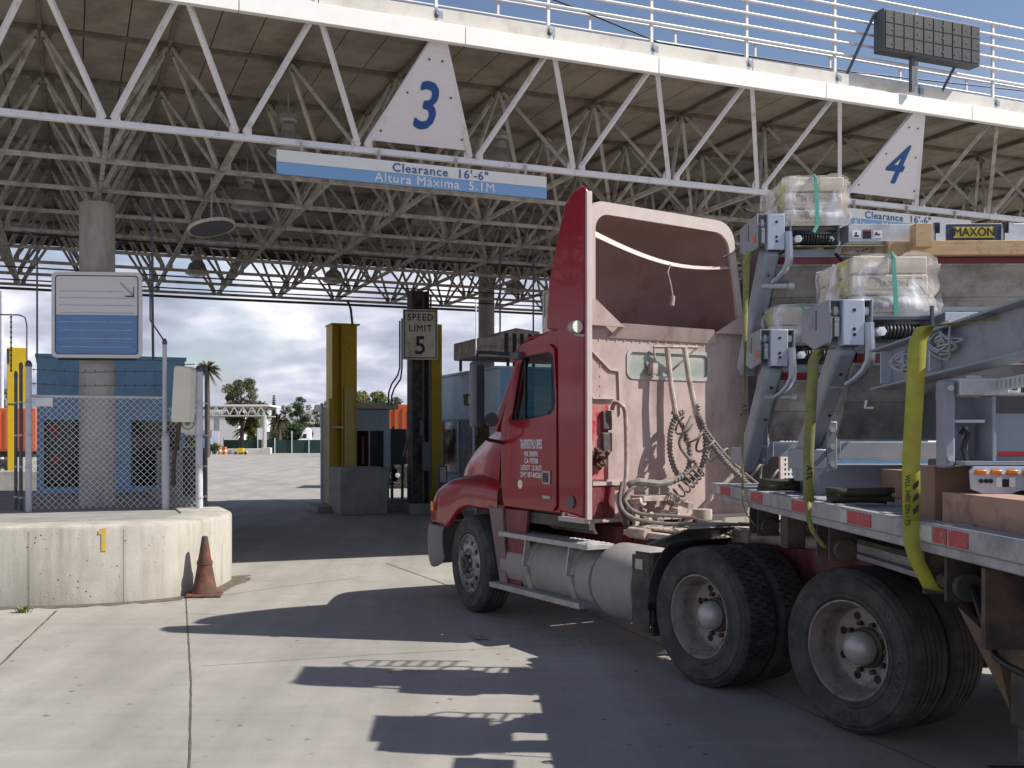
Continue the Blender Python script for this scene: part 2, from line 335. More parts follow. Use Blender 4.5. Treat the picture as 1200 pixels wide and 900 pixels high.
m_bwall = M('far_white_wall', (0.70, 0.68, 0.64), 0.8, var=0.05, scale=0.4)
m_bgrey = M('far_grey_wall', (0.36, 0.35, 0.34), 0.8, var=0.08, scale=0.4)
# ================================================================ ground
def ground_mat():
    m = bpy.data.materials.new('worn_concrete_paving'); m.use_nodes = True; t = m.node_tree; b = t.nodes['Principled BSDF']
    c = N(t, 'ShaderNodeTexCoord')
    def noise(scale, det, st=None, rough=0.6):
        n = N(t, 'ShaderNodeTexNoise'); n.inputs['Scale'].default_value = scale; n.inputs['Detail'].default_value = det; n.inputs['Roughness'].default_value = rough
        if st:
            mpn = N(t, 'ShaderNodeMapping'); mpn.inputs['Scale'].default_value = st[0]; mpn.inputs['Rotation'].default_value = (0, 0, st[1]); t.links.new(c.outputs['Object'], mpn.inputs[0]); t.links.new(mpn.outputs[0], n.inputs['Vector'])
        else: t.links.new(c.outputs['Object'], n.inputs['Vector'])
        return n.outputs['Fac']
    def mr(x, a, b_, lo, hi):
        n = N(t, 'ShaderNodeMapRange'); n.inputs['From Min'].default_value = a; n.inputs['From Max'].default_value = b_; n.inputs['To Min'].default_value = lo; n.inputs['To Max'].default_value = hi
        t.links.new(x, n.inputs['Value']); return n.outputs[0]
    def mul(a, x):
        n = N(t, 'ShaderNodeMix', data_type='RGBA', blend_type='MULTIPLY'); n.inputs['Factor'].default_value = 1; t.links.new(a, n.inputs['A']); t.links.new(x, n.inputs['B']); return n.outputs['Result']
    base = N(t, 'ShaderNodeRGB'); base.outputs[0].default_value = (0.335, 0.312, 0.276, 1)
    col = mul(base.outputs[0], mr(noise(0.35, 5), 0.3, 0.7, 0.88, 1.12))
    col = mul(col, mr(noise(2.2, 8, None, 0.7), 0.3, 0.75, 0.90, 1.08))
    col = mul(col, mr(noise(90, 3), 0.3, 0.7, 0.90, 1.10))
    col = mul(col, mr(noise(1.0, 6, ((1.6, 0.12, 1), 0.35)), 0.35, 0.72, 1.08, 0.80))      # tyre-worn bands
    col = mul(col, mr(noise(1.0, 6, ((0.25, 5.0, 1), 0.2)), 0.35, 0.72, 1.03, 0.93))       # broom marks
    col = MIXN(t, col, (0.15, 0.13, 0.11), mr(noise(1.7, 9, None, 0.75), 0.63, 0.74, 0, 0.6))    # stains
    col = MIXN(t, col, (0.14, 0.12, 0.10), mr(noise(9, 3), 0.70, 0.74, 0, 0.55))           # small spots
    # two worn wheel tracks per lane with dripped oil between them, running with the lanes
    mpl = N(t, 'ShaderNodeMapping'); mpl.inputs['Rotation'].default_value = (0, 0, -TH); t.links.new(c.outputs['Object'], mpl.inputs[0])
    sx_ = N(t, 'ShaderNodeSeparateXYZ'); t.links.new(mpl.outputs[0], sx_.inputs[0])
    wob = N(t, 'ShaderNodeMath', operation='MULTIPLY_ADD'); wob.inputs[1].default_value = 0.5; t.links.new(noise(0.5, 3), wob.inputs[0]); t.links.new(sx_.outputs['X'], wob.inputs[2])
    def band(offset, width, period=7.62):
        a1 = N(t, 'ShaderNodeMath', operation='ADD'); a1.inputs[1].default_value = offset; t.links.new(wob.outputs[0], a1.inputs[0])
        a2 = N(t, 'ShaderNodeMath', operation='PINGPONG'); a2.inputs[1].default_value = period / 2; t.links.new(a1.outputs[0], a2.inputs[0])
        return mr(a2.outputs[0], 0, width, 1, 0)
    def times(x, y):
        n = N(t, 'ShaderNodeMath', operation='MULTIPLY'); t.links.new(x, n.inputs[0]); t.links.new(y, n.inputs[1]); return n.outputs[0]
    patch = mr(noise(1.4, 8, None, 0.7), 0.35, 0.7, 0.15, 0.75)
    for off in (1.5, -0.6): col = MIXN(t, col, (0.17, 0.155, 0.135), times(band(off, 0.42), times(patch, mr(noise(14, 4), 0.3, 0.7, 0.4, 0.8))))
    drip = N(t, 'ShaderNodeTexVoronoi'); drip.inputs['Scale'].default_value = 5.5; t.links.new(c.outputs['Object'], drip.inputs['Vector'])
    col = MIXN(t, col, (0.07, 0.06, 0.05), times(mr(drip.outputs['Distance'], 0.06, 0.14, 0.85, 0), mr(noise(0.9, 4), 0.48, 0.58, 0, 1)))
    t.links.new(col, b.inputs['Base Color']); b.inputs['Roughness'].default_value = 0.85
    bp = N(t, 'ShaderNodeBump'); bp.inputs['Strength'].default_value = 0.25; bp.inputs['Distance'].default_value = 0.01
    t.links.new(noise(110, 5), bp.inputs['Height']); t.links.new(bp.outputs[0], b.inputs['Normal'])
    return m
g = MB(); g.add([(-1500,-200,0),(1500,-200,0),(1500,3000,0),(-1500,3000,0)], [(0,1,2,3)])
tag(g.build('ground', ground_mat(), smooth=0), kind='structure')
m_joint = M('joint_filler', (0.10, 0.085, 0.07), 0.95, var=0.4, scale=12)
def joint(pts, w, seed=0):
    rnd = random.Random(seed); mb = MB(); P = []
    for a, b in zip(pts, pts[1:]):
        n = max(2, int((b - a).length / 0.12)); P += [a.lerp(b, i / n) for i in range(n)]
    P.append(pts[-1]); L = []; Rr = []
    for i, p in enumerate(P):
        d = (P[min(i+1, len(P)-1)] - P[max(i-1, 0)]).normalized(); s = Vector((-d.y, d.x, 0)); o = rnd.uniform(-.35, .35) * w * .5; ww = w * rnd.uniform(.7, 1.35) / 2
        L.append(p + s * (o + ww)); Rr.append(p + s * (o - ww))
    for q in L + Rr: q.z = 0.004
    mb.grid([L, Rr]); tag(mb.build('pavement_joint', m_joint, smooth=0), kind='structure')
joint([gnd(218, 702), gnd(224, 800), gnd(222, 900), Vector((-1.2, 3.5, 0))], 0.012, 1)
j0 = gnd(882, 805); j1 = gnd(1093, 900); dj = (j1 - j0).normalized()
joint([j0 - dj * 6.5, j0, j1 + dj * 3], 0.010, 2)
joint([gnd(236, 781), gnd(430, 768), gnd(640, 757), gnd(900, 748)], 0.006, 3)
joint([gnd(452, 660), gnd(511, 681), gnd(590, 712)], 0.014, 4)
joint([gnd(66, 716), gnd(20, 760), gnd(-20, 800)], 0.018, 5)
joint([gnd(190, 708), gnd(330, 688), gnd(430, 676)], 0.008, 6)
joint([gnd(300, 562), gnd(400, 575)], 0.015, 9)

# ================================================================ canopy (space frame)
ZB, ZT = 5.48, 6.77
can = thing('toll_canopy', 'big space frame roof over the toll lanes with white fascia and roof edge railing', 'canopy', P0, TH)
N0, N1, R1 = -4, 15, 8
tn = lambda n: n * SC
# roof deck
dk = MB()
for i in range((N1 - N0 + 1) * 3):
    for r in range(R1 + 1):
        x = (N0 - .5) * SC + i * SC / 3; y = (r - .5) * SR
        dk.box(x + .007, x + SC/3 - .007, y + .01, y + SR - .01, 6.835, 6.90)
dk.build('roof_deck', m_ceil, can)
sl = MB(); sl.box((N0-.5)*SC, (N1+.5)*SC, -.5*SR, (R1+.5)*SR, 6.902, 6.99); sl.build('roof_slab', m_seam, can, smooth=0)
fs = MB(); X = (N0 - .5) * SC
while X < (N1 + .5) * SC - .1:
    fs.box(X + .004, X + 2.74 - .004, -.5*SR - .10, -.5*SR - .02, 6.625, 6.85); X += 2.74
fs.build('fascia', m_white, can, bevel=.006)
fb = MB(); fb.box((N0-.5)*SC, (N1+.5)*SC, (R1+.5)*SR + .02, (R1+.5)*SR + .08, 6.60, 6.95); fb.build('fascia', m_dark, can)
pp = MB(); X = (N0 - .5) * SC
while X < (N1 + .5) * SC - .1:
    pp.box(X + .004, X + 3.05 - .004, -.5*SR - .015, -.5*SR + .10, 6.852, 7.055); X += 3.05
pp.build('parapet', m_pale, can, bevel=.006)
# chords
for r in range(R1 + 1):
    mb = MB(); w = .078 if r == 0 else .062
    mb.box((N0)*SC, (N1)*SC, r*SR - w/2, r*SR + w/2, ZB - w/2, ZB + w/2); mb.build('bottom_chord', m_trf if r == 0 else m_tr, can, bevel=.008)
for n in range(N0, N1 + 1):
    mb = MB(); mb.box(n*SC - .027, n*SC + .027, 0.04, R1*SR, ZB - .034, ZB + .028); mb.build('bottom_chord', m_tr, can)
for r in range(R1 + 2):
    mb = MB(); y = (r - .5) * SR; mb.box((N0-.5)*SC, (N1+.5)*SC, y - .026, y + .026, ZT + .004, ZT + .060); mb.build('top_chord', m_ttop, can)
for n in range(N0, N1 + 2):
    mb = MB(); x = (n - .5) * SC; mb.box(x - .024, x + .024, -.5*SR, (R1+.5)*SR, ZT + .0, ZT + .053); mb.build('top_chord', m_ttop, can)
# diagonals: the hundred nearest as parts, the rest as one
diag = []
for n in range(N0, N1 + 1):
    for r in range(R1 + 1):
        for dx in (-.5, .5):
            for dy in (-.5, .5):
                a = Vector((n*SC + dx*.10, r*SR + dy*.10, ZB + .045)); b = Vector(((n+dx)*SC - dx*.08, (r+dy)*SR - dy*.08, ZT - .02))
                diag.append((((cw(a.x, a.y) + cw(b.x, b.y)) / 2).length + (0 if n > -2 else 6), a, b, r == 0 and dy < 0))
diag.sort(key=lambda q: q[0])
rest = MB()
for i, (_, a, b, front) in enumerate(diag):
    mb = MB() if i < 100 else rest
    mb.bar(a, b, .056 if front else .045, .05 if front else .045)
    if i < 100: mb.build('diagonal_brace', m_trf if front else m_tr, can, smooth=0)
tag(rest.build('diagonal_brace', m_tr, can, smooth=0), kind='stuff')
gr = MB()
for n in range(N0, N1 + 1):
    for r in range(R1 + 1):
        mb = MB() if r == 0 else gr
        for s in (-1, 1):
            x = n*SC + s*.085; y = r*SR
            poly = [(x-.05, y-.045, ZB+.03), (x+.05, y-.045, ZB+.03), (x+.05, y-.045, ZB+.10), (x+.02, y-.045, ZB+.145), (x-.02, y-.045, ZB+.145), (x-.05, y-.045, ZB+.10)]
            mb.prism(poly, (0, .012, 0)); mb.cyl((x, y-.052, ZB+.10), (x, y-.03, ZB+.10), .016, n=6)
        if r == 0:
            mb.box(n*SC-.022, n*SC+.022, y-.048, y-.036, ZB-.045, ZB-.0); mb.build('gusset_plate', m_trf, can, smooth=0)
tg = MB()
for n in range(N0, N1 + 2):
    for r in range(R1 + 2):
        x, y = (n-.5)*SC, (r-.5)*SR
        for s in (-1, 1):
            tg.prism([(x + s*.03, y-.04, ZT+.0), (x + s*.17, y-.04, ZT+.0), (x + s*.12, y-.04, ZT-.10), (x + s*.03, y-.04, ZT-.12)], (0, .012, 0))
tag(gr.build('gusset_plate', m_tr, can, smooth=0), kind='stuff'); tag(tg.build('gusset_plate', m_ttop, can, smooth=0), kind='stuff')
# conduits strung through the frame
cd = MB()
for (y, z) in ((6.1*SR, ZB-.09), (7.2*SR, ZB-.08), (7.9*SR, ZB-.13), (8.1*SR, ZB-.05), (4.5*SR, ZB+.1)):
    cd.tube([((N0+.3)*SC, y, z), (2*SC, y+.03, z-.02), (6*SC, y-.02, z), ((N1)*SC, y, z-.01)], .018, 6)
cd.build('conduit', m_dark, can)
# catwalk railing at the roof edge
YR = -.46 * SR
for n in range(N0, N1 + 1):
    mb = MB(); x = (n + .5) * SC - .03
    mb.bar((x, YR, 6.98), (x, YR, 8.24), .038, .038); mb.build('railing_post', m_rail, can)
    mb = MB(); mb.box(x-.045, x-.005, YR-.085, YR-.022, 6.90, 7.06); mb.box(x-.06, x+.06, YR-.085, YR-.075, 6.93, 7.02); mb.cyl((x+.0, YR-.10, 6.99), (x, YR-.07, 6.99), .03, n=8)
    mb.build('railing_bracket', m_pgrey, can, smooth=30)
for k in range(6):
    mb = MB(); z = 8.225 - k * .175; mb.tube([((N0-.3)*SC, YR-.03, z), ((N1+.4)*SC, YR-.03, z)], .019, 8); mb.build('handrail', m_rail, can)
YB = .75 * SR
for n in range(N0, N1 + 1):
    mb = MB(); x = (n + .6) * SC; mb.bar((x, YB, 6.99), (x, YB, 8.28), .035); mb.build('railing_post', m_rail, can)
for z in (8.27, 8.04, 7.8):
    mb = MB(); mb.tube([((N0-.3)*SC, YB-.03, z), ((N1+.4)*SC, YB-.03, z)], .019, 8); mb.build('handrail', m_rail, can)
mb = MB(); mb.tube([(2.2*SC, .2, 8.35), (4*SC, .25, 7.9), (5*SC, .3, 7.6), (7.5*SC, .5, 7.72), (11*SC, .5, 7.95)], .012, 6); mb.build('cable', m_black, can)
# high-bay lamps
def lamp(px, py, dark, lab):
    Y = (5.87 - EYE) * F_PX / (HY - py); p = at(px, py, Y)
    t = thing('canopy_lamp', lab, 'lamp', (p.x, p.y, 5.87), 0, 'bell lamps hanging under the canopy roof')
    a = MB(); a.lathe([(.0,.44),(.085,.44),(.10,.40),(.10,.33),(.17,.27),(.215,.17),(.255,.06),(.27,.03),(.255,.03),(.20,.15),(.0,.22)], n=28)
    for i in range(24):
        q = i * math.tau / 24; a.bar((.175*math.cos(q), .175*math.sin(q), .275), (.262*math.cos(q), .262*math.sin(q), .06), .012)
    a.build('lamp_shade', m_lamp, t)
    b = MB(); b.lathe([(.0,.0),(.12,-.03),(.22,-.01),(.285,.02),(.288,.045),(.262,.055)], n=28); b.build('lamp_glass', m_lamp, t)
    c = MB(); c.lathe([(.0,.62),(.05,.62),(.055,.60),(.13,.575),(.135,.545),(.10,.53),(.10,.515),(.13,.50),(.12,.47),(.06,.455),(.0,.455)], n=20); c.build('ballast', m_lamp, t)
    d = MB(); d.cyl((0,0,.62), (0,0,.90), .012, n=8); d.build('hanger_rod', m_lamp, t)
lamp(338, 182, 0, 'ribbed bell lamp above the left end of the first clearance sign')
lamp(586, 200, 0, 'ribbed bell lamp behind the truss right of the number 3 triangle')
lamp(893, 245, 0, 'ribbed bell lamp behind the top stack of wrapped cartons on the trailer')
lamp(290, 245, 0, 'bell lamp just above and right of the round tilted disc')
lamp(258, 290, 1, 'bell lamp half hidden behind the round tilted disc')
lamp(231, 322, 1, 'dark bell lamp against the sky right of the round concrete column')
lamp(391, 331, 1, 'dark bell lamp against the sky above the yellow steel guard')
lamp(436, 301, 1, 'dim bell lamp deep in the frame left of the speed limit sign')
lamp(603, 343, 1, 'dark bell lamp beside the red roof fairing of the truck')
lamp(500, 262, 1, 'dim bell lamp under the right half of the first clearance sign')
# round tilted disc
p = at(248, 267, 15.2); t = thing('tilted_disc', 'round dark disc with a pale rim hanging tilted under the canopy', 'disc', p, 0)
a = MB(); ax = Vector((-.22, .10, 1)).normalized(); a.lathe([(0,-.012),(.33,-.012),(.33,.03),(0,.05)], axis=ax, n=36); a.build('disc_face', m_postd, t)
a = MB(); a.lathe([(.328,-.015),(.352,-.015),(.352,.03),(.328,.03)], axis=ax, n=36); a.build('rim', m_pale, t)
a = MB(); a.cyl((0,0,.03), (0,0,.75), .015, n=8); a.cyl((.2,.05,.08), (.05,0,.5), .008, n=6); a.builds('hanger_rod', m_lamp, t)

# ---- lane number triangles and clearance signs (fixed on the front truss)
def tri(nmid, digit, lab):
    t = thing('lane_sign', lab, 'lane sign', cw(nmid*SC, 0, ZB + .1), TH, 'triangular lane number signs on the canopy edge')
    L = Vector((-.5*SC+.04, -.075, .02)); Rt = Vector((.5*SC-.04, -.075, .02)); T = Vector((0, -.5*SR-.055, ZT - ZB - .06))
    a = MB(); nrm = (Rt-L).cross(T-L).normalized(); a.prism([L, Rt, T + Vector((.03,0,0)), T - Vector((.03,0,0))], nrm * .012); a.build('sign_panel', m_sign, t, smooth=0)
    up = (T - (L+Rt)/2).normalized(); out = nrm if nrm.y < 0 else -nrm
    o = (L + Rt) / 2 + up * .48 + out * .016
    text('numeral', digit, m_ink, .84, t, o, (1,0,0), up, .004, bold=.013, sx=.84)
    for f in ((.12,.1),(.88,.1),(.3,.48),(.7,.48),(.44,.8),(.56,.8)):
        q = L.lerp(Rt, .5) + (Rt-L) * (f[0]-.5) * 1.0 + up * f[1] * (T-(L+Rt)/2).length * .98
        q = L.lerp(Rt, .5) + (Rt-L) * (f[0]-.5) + up * f[1] * 1.35
        b = MB(); b.cyl(q + out*.01, q + out*.024, .013, n=8); b.build('bolt', m_dark, t)
tri(2.5, '3', 'white triangle sign with a blue number 3 on the roof truss')
tri(7.5, '4', 'white triangle sign with a blue number 4 on the roof truss')
def clr(n0, lab):
    t = thing('clearance_sign', lab, 'clearance sign', cw(n0*SC, -.11, 5.05), TH, 'blue and white clearance signs under the canopy edge')
    W = 3.66
    a = MB(); a.box(0, W, 0, .03, .15, .30); a.build('white_band', m_white, t, bevel=.003)
    a = MB(); a.box(0, W, -.003, .03, 0, .147); a.build('blue_band', m_csb, t, bevel=.003)
    text('lettering', 'Clearance  16\'-6"', m_ink2, .155, t, (W*.585, -.004, .215), (1,0,0), (0,0,1), .003, bold=.0032, spacing=1.12, sx=1.08)
    text('lettering', 'Altura M\u00e1xima  5.1M', m_lw, .16, t, (W*.565, -.007, .070), (1,0,0), (0,0,1), .003, bold=.0035, spacing=1.12, sx=1.08)
    a = MB()
    for x in (.3, 1.3, 2.35, 3.35): a.box(x, x+.03, .032, .06, .1, .44)
    a.builds('hanger_bracket', m_tr, t)
clr(1.28, 'blue and white clearance sign hanging beneath the number 3 triangle')
clr(6.28, 'blue and white clearance sign beneath the number 4 triangle half hidden by cartons')

# ---- variable message board
o = cl(at(1035.6, 40, 14.6)); t = thing('message_board', 'black blank electronic message board standing above the roof railing', 'message board', cw(o[0], o[1], 7.38), TH)
Wb, Db, Hb = 1.84, .20, .60
a = MB(); a.box(0, Wb, 0, Db, 0, Hb); a.build('housing', m_postd, t, bevel=.01)
a = MB(); a.box(.03, Wb-.03, -.012, -.002, .03, Hb-.03); a.build('display_face', M('display_black', (.022,.022,.022), .5), t)
a = MB()
for i in range(1, 10): a.box(i*Wb/10-.004, i*Wb/10+.004, -.02, -.013, .03, Hb-.03)
a.box(.03, Wb-.03, -.018, -.0125, Hb*.36, Hb*.37); a.box(.03, Wb-.03, -.018, -.0125, Hb*.66, Hb*.67)
a.build('panel_seam', m_black, t)
a = MB()
for i in range(8):
    for j in (.17, .5, .8): a.cyl((.15+i*.235, -.02, j*Hb), (.15+i*.235, -.013, j*Hb), .012, n=8)
a.build('screw', m_postd, t)
a = MB(); a.bar((.62, .1, -.50), (.62, .1, 0), .06); a.build('leg', m_postd, t)
a = MB(); a.bar((-.55, .32, -.62), (.0, .16, .6), .035); a.bar((1.25, .32, -.6), (1.55, .18, .05), .035); a.builds('brace', m_postd, t)

# ---- columns
def column(loc, r, ztop, lab):
    t = thing('canopy_column', lab, 'column', loc, TH, 'columns carrying the canopy')
    a = MB(); a.cyl((0,0,0), (0,0,ztop), r, n=40, cap=True); a.build('shaft', m_col, t)
    a = MB(); a.box(-.13,.13,-.13,.13, ztop, ztop+.03); a.box(-.055,.055,-.055,.055, ztop+.03, ZB-.04); a.build('bearing_plate', m_tr, t)
column(at(114, 600, 15.09) * Vector((1,1,0)) if False else Vector(((114-CX)/F_PX*15.09, 15.09, 0)), .2525, 5.27, 'thick round concrete column behind the blank blue and white sign')
column(Vector(((570-CX)/F_PX*27.3, 27.3, 0)), .215, 6.4, 'slender round concrete column rising behind the pale blue booth')
# dark steel column with gear
c0 = Vector(((490-CX)/F_PX*25.0, 25.0, 0)); t = thing('steel_column', 'dark steel column with conduits below the speed limit sign', 'column', c0, TH)
a = MB(); a.box(-.22,.22,-.02,.02,0,5.45); a.box(-.22,-.19,-.2,.2,0,5.45); a.box(.19,.22,-.2,.2,0,5.45); a.build('shaft', m_dark, t)
a = MB(); a.box(-.30,.30,-.28,.28,0,.25); a.build('base', m_concd, t)
a = MB(); a.tube([(-.27,-.22,1.9),(-.27,-.22,5.3)], .02, 6); a.tube([(.05,-.24,.3),(.05,-.24,5.3)], .02, 6); a.tube([(.25,-.22,.6),(.25,-.22,5.3)], .025, 6)
a.tube([(-.27,-.22,2.2),(-.3,-.22,1.9),(-.45,-.22,1.4)], .035, 6); a.builds('conduit', m_postd, t)
a = MB(); a.box(.0,.22,-.34,-.21, 1.05,1.75); a.box(-.05,.05,-.3,-.21,1.9,2.3); a.build('switch_box', m_postd, t, bevel=.01)
# speed limit sign
p = at(492.5, 392, 24.3); t = thing('speed_sign', 'speed limit 5 sign on the dark steel column', 'road sign', p, R(6))
a = MB(); a.box(-.415,.415,-.01,.01,-.60,.60); a.build('sign_panel', M('dull_sign_white', (.60,.58,.50), .6, var=.1, dirt=(.32,.29,.23), damt=.25), t, bevel=.01)
a = MB(); a.ringplate([(-.39,-.014,-.57),(.39,-.014,-.57),(.39,-.014,.57),(-.39,-.014,.57)], [(-.365,-.014,-.545),(.365,-.014,-.545),(.365,-.014,.545),(-.365,-.014,.545)], (0,.003,0)); a.build('border', m_inkk, t, smooth=0)
text('lettering', 'SPEED', m_inkk, .225, t, (0,-.014,.40), (1,0,0), (0,0,1), .004, bold=.004, sx=.88, spacing=1.2)
text('lettering', 'LIMIT', m_inkk, .225, t, (0,-.014,.14), (1,0,0), (0,0,1), .004, bold=.004, sx=.88, spacing=1.2)
text('numeral', '5', m_inkk, .60, t, (0,-.014,-.28), (1,0,0), (0,0,1), .004, bold=.018, sx=.95)
# yellow panel behind it
p = at(505, 405, 26.5); t = thing('yellow_post', 'yellow steel post partly behind the speed limit sign', 'guard post', Vector((p.x, p.y, 0)), TH)
a = MB(); a.box(-.10,.26,-.12,.12,.0,4.8); a.build('shaft', m_yel, t)
# vertical conduits dropping from the canopy
def drop(pts, r, lab, mat=m_postd):
    a = MB(); a.tube(pts, r, 8); tag(a.build('conduit_pipe', mat), lab, 'conduit', 'conduits dropping from the canopy')
drop([at(26,271,14.6), at(36,273,14.6), at(42,281,14.6), at(43.5,300,14.6), at(43.5,425,14.6)], .014, 'thin bent conduit dropping to the left end of the blue booth')
drop([at(178.5,245,14.9), at(178.5,345,14.9), at(179.5,422,14.9)], .02, 'straight dark conduit right of the blank blue and white sign')
drop([at(175.5,300,14.8), at(176,375,14.8), at(190,396,14.7), at(192.5,402,14.3)], .012, 'thin conduit bending over to the fence post top', m_postd)
drop([at(455,476,26), at(455.5,460,26), at(459,450,26), at(466,440,26), at(468.5,431,26), at(468.5,376,26)], .022, 'left one of the twin bent conduits beside the speed limit sign')
drop([at(459,476,26), at(459,464,26), at(462,455,26), at(469.5,444,26), at(471,431,26), at(471,373,26)], .022, 'right one of the twin bent conduits beside the speed limit sign')
drop([at(586,270,20), at(586,391,20)], .017, 'conduit dropping beside the slender column to the booth roof')
drop([at(625,280,20), at(625,391,20)], .017, 'conduit dropping just left of the truck roof fairing')
drop([at(407,352,24), at(411,362,24), at(413,380,25)], .03, 'short cable down to the top of the yellow steel guard', m_black)
# ================================================================ left island, booth, fence
isl = thing('concrete_island', 'long curved concrete island wall with a yellow number 1 at the left', 'barrier', (0,0,0))
front = [(-9.5,10.45),(-6.5,10.72),(-4.90,10.90),(-4.25,11.02),(-3.70,11.22),(-3.35,11.45),(-3.10,11.80),(-2.97,12.25),(-2.93,12.7),(-2.97,13.2),(-3.3,14.2),(-5.4,19.6)]
def sm_path(P, k=6):
    out = []
    for i in range(len(P)-1):
        p0 = Vector(P[max(i-1,0)]); p1 = Vector(P[i]); p2 = Vector(P[i+1]); p3 = Vector(P[min(i+2,len(P)-1)])
        for j in range(k):
            t = j/k; out.append(.5*((2*p1)+(-p0+p2)*t+(2*p0-5*p1+4*p2-p3)*t*t+(-p0+3*p1-3*p2+p3)*t**3))
    out.append(Vector(P[-1])); return out
fp = sm_path(front)
rows = []
Hh = .853
for off, z in ((0,0),(0,.02),(0,Hh-.05),(-.015,Hh-.015),(-.05,Hh),(-.62,Hh),(-.64,Hh-.01),(-.66,Hh-.08)):
    row = []
    for i, p in enumerate(fp):
        d = (fp[min(i+1,len(fp)-1)] - fp[max(i-1,0)]).normalized(); n = Vector((d.y,-d.x)); q = p + n * off
        row.append((q.x, q.y, z))
    rows.append(row)
a = MB(); a.grid(rows); a.build('wall', m_conc, isl)
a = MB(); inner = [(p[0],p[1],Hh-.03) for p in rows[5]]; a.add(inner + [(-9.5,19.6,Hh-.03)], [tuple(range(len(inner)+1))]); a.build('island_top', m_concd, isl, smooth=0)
# pour joints and the painted number
def wallpt(px_, z, off=.004):
    for i in range(len(fp)-1):
        u0 = CX + F_PX*fp[i].x/fp[i].y; u1 = CX + F_PX*fp[i+1].x/fp[i+1].y
        if min(u0,u1) <= px_ <= max(u0,u1):
            p = fp[i].lerp(fp[i+1], (px_-u0)/(u1-u0)); d = (fp[i+1]-fp[i]).normalized(); n = Vector((d.y,-d.x)); q = p + n*off; return Vector((q.x,q.y,z)), d, n
for px_ in (34, 145):
    p, d, n = wallpt(px_, 0); a = MB(); a.box(-.0015,.0015,-.0008,.0008,.0,Hh-.05); o = a.build('pour_joint', m_joint, isl, smooth=0, loc=(p.x,p.y,0))
p, d, n = wallpt(120, .70); o3 = Vector((d.x,d.y,0))
a = MB()
for (x0,x1,z0,z1) in ((-.012,.035,-.13,.12),(-.045,-.012,.055,.095)):
    a.prism([p+o3*x0+Vector((0,0,z0)), p+o3*x1+Vector((0,0,z0)), p+o3*x1+Vector((0,0,z1)), p+o3*x0+Vector((0,0,z1))], (n.x*.003,n.y*.003,0))
a.build('painted_numeral', M('worn_yellow_paint',(.62,.40,.03),.7,dirt=(.42,.37,.28),damt=.3,dscale=22), isl, smooth=0)
a=MB(); rnd=random.Random(8)
for k in range(46):
    p_,d_,n_=wallpt(rnd.uniform(2,262),rnd.uniform(.06,.78)); rr_=rnd.choice((.004,.005,.006,.009)); q=Vector((p_.x,p_.y,p_.z)); a.cyl(q-Vector((n_.x,n_.y,0))*.004,q-Vector((n_.x,n_.y,0))*.0028,rr_,n=7)
a.build('concrete_speck',m_joint,isl,smooth=0)
# dirt line at the foot of the wall
L=[];Rr=[]; rnd=random.Random(3)
for i,p in enumerate(fp):
    if p.y>13.4: break
    d=(fp[i+1]-p).normalized(); n=Vector((d.y,-d.x)); q=p+n*(.12+rnd.random()*.14); L.append((p.x,p.y,.003)); Rr.append((q.x,q.y,.003))
a=MB(); a.grid([L,Rr]); tag(a.build('gutter_dirt', M('damp_dirt',(.115,.095,.07),.95,var=.4,scale=9), smooth=0), kind='structure')
def tuft(p, n, h, lab, name='weed'):
    rnd=random.Random(int(p.x*100)); a=MB()
    for i in range(n):
        ang=rnd.uniform(0,6.28); r=rnd.uniform(0,.05); b=Vector((p.x+math.cos(ang)*r*1.8,p.y+math.sin(ang)*r,0)); hh=h*rnd.uniform(.4,1); w=.006
        t_=b+Vector((math.cos(ang)*hh*.9,math.sin(ang)*hh*.5,hh)); s=Vector((-math.sin(ang),math.cos(ang),0))*w; m=(b+t_)/2+Vector((0,0,hh*.2))
        a.add([b-s,b+s,m+s,t_,m-s],[(0,1,2,3,4)])
    tag(a.build(name,m_leaf3,smooth=0),lab,'weed')
tuft(gnd(27,718), 60, .09, 'small green weed growing at the foot of the concrete wall')
# traffic cone
p = gnd(240, 698); t = thing('traffic_cone', 'dirty faded orange traffic cone in front of the concrete wall', 'cone', p, R(8))
a = MB(); a.box(-.195,.195,-.195,.195,0,.035); a.build('base', m_cone, t, bevel=.012)
a = MB(); a.lathe([(.150,.035),(.142,.06),(.135,.07),(.085,.34),(.085,.36),(.092,.362),(.088,.40),(.077,.40),(.045,.60),(.032,.675),(.02,.682),(.018,.66)], n=30); a.build('cone_body', m_cone, t)
a = MB(); a.lathe([(.0455,.60),(.0335,.674),(.021,.684)], n=24); a.build('tip', m_brown, t)

# blank blue and white sign on the column
sx0 = at(62, 418, 14.55); sx1 = at(165, 322, 14.75); t = thing('blank_sign', 'blank white over blue square sign with an arrow fixed to the round column', 'sign', Vector(((113.5-CX)/F_PX*14.7, 14.7, 3.59)), R(5))
def rr(x0,x1,z0,z1,r,y,k=5):
    pts=[]
    for (cx_,cz_,a0) in ((x1-r,z1-r,0),(x0+r,z1-r,90),(x0+r,z0+r,180),(x1-r,z0+r,270)):
        for i in range(k+1):
            q=R(a0+90*i/k); pts.append((cx_+r*math.cos(q),y,cz_+r*math.sin(q)))
    return pts
a=MB(); a.prism(rr(-.635,.635,-.62,.62,.075,0),(0,.03,0)); a.build('sign_panel',m_sign,t,smooth=0)
a=MB(); a.ringplate(rr(-.585,.585,-.57,.57,.05,-.004),rr(-.572,.572,-.557,.557,.04,-.004),(0,.003,0)); a.build('border',m_inkk,t,smooth=0)
a=MB(); a.box(-.57,.57,-.0035,-.0005,-.553,.0); a.build('blue_field',m_sblue,t,smooth=0)
a=MB(); rnd=random.Random(5)
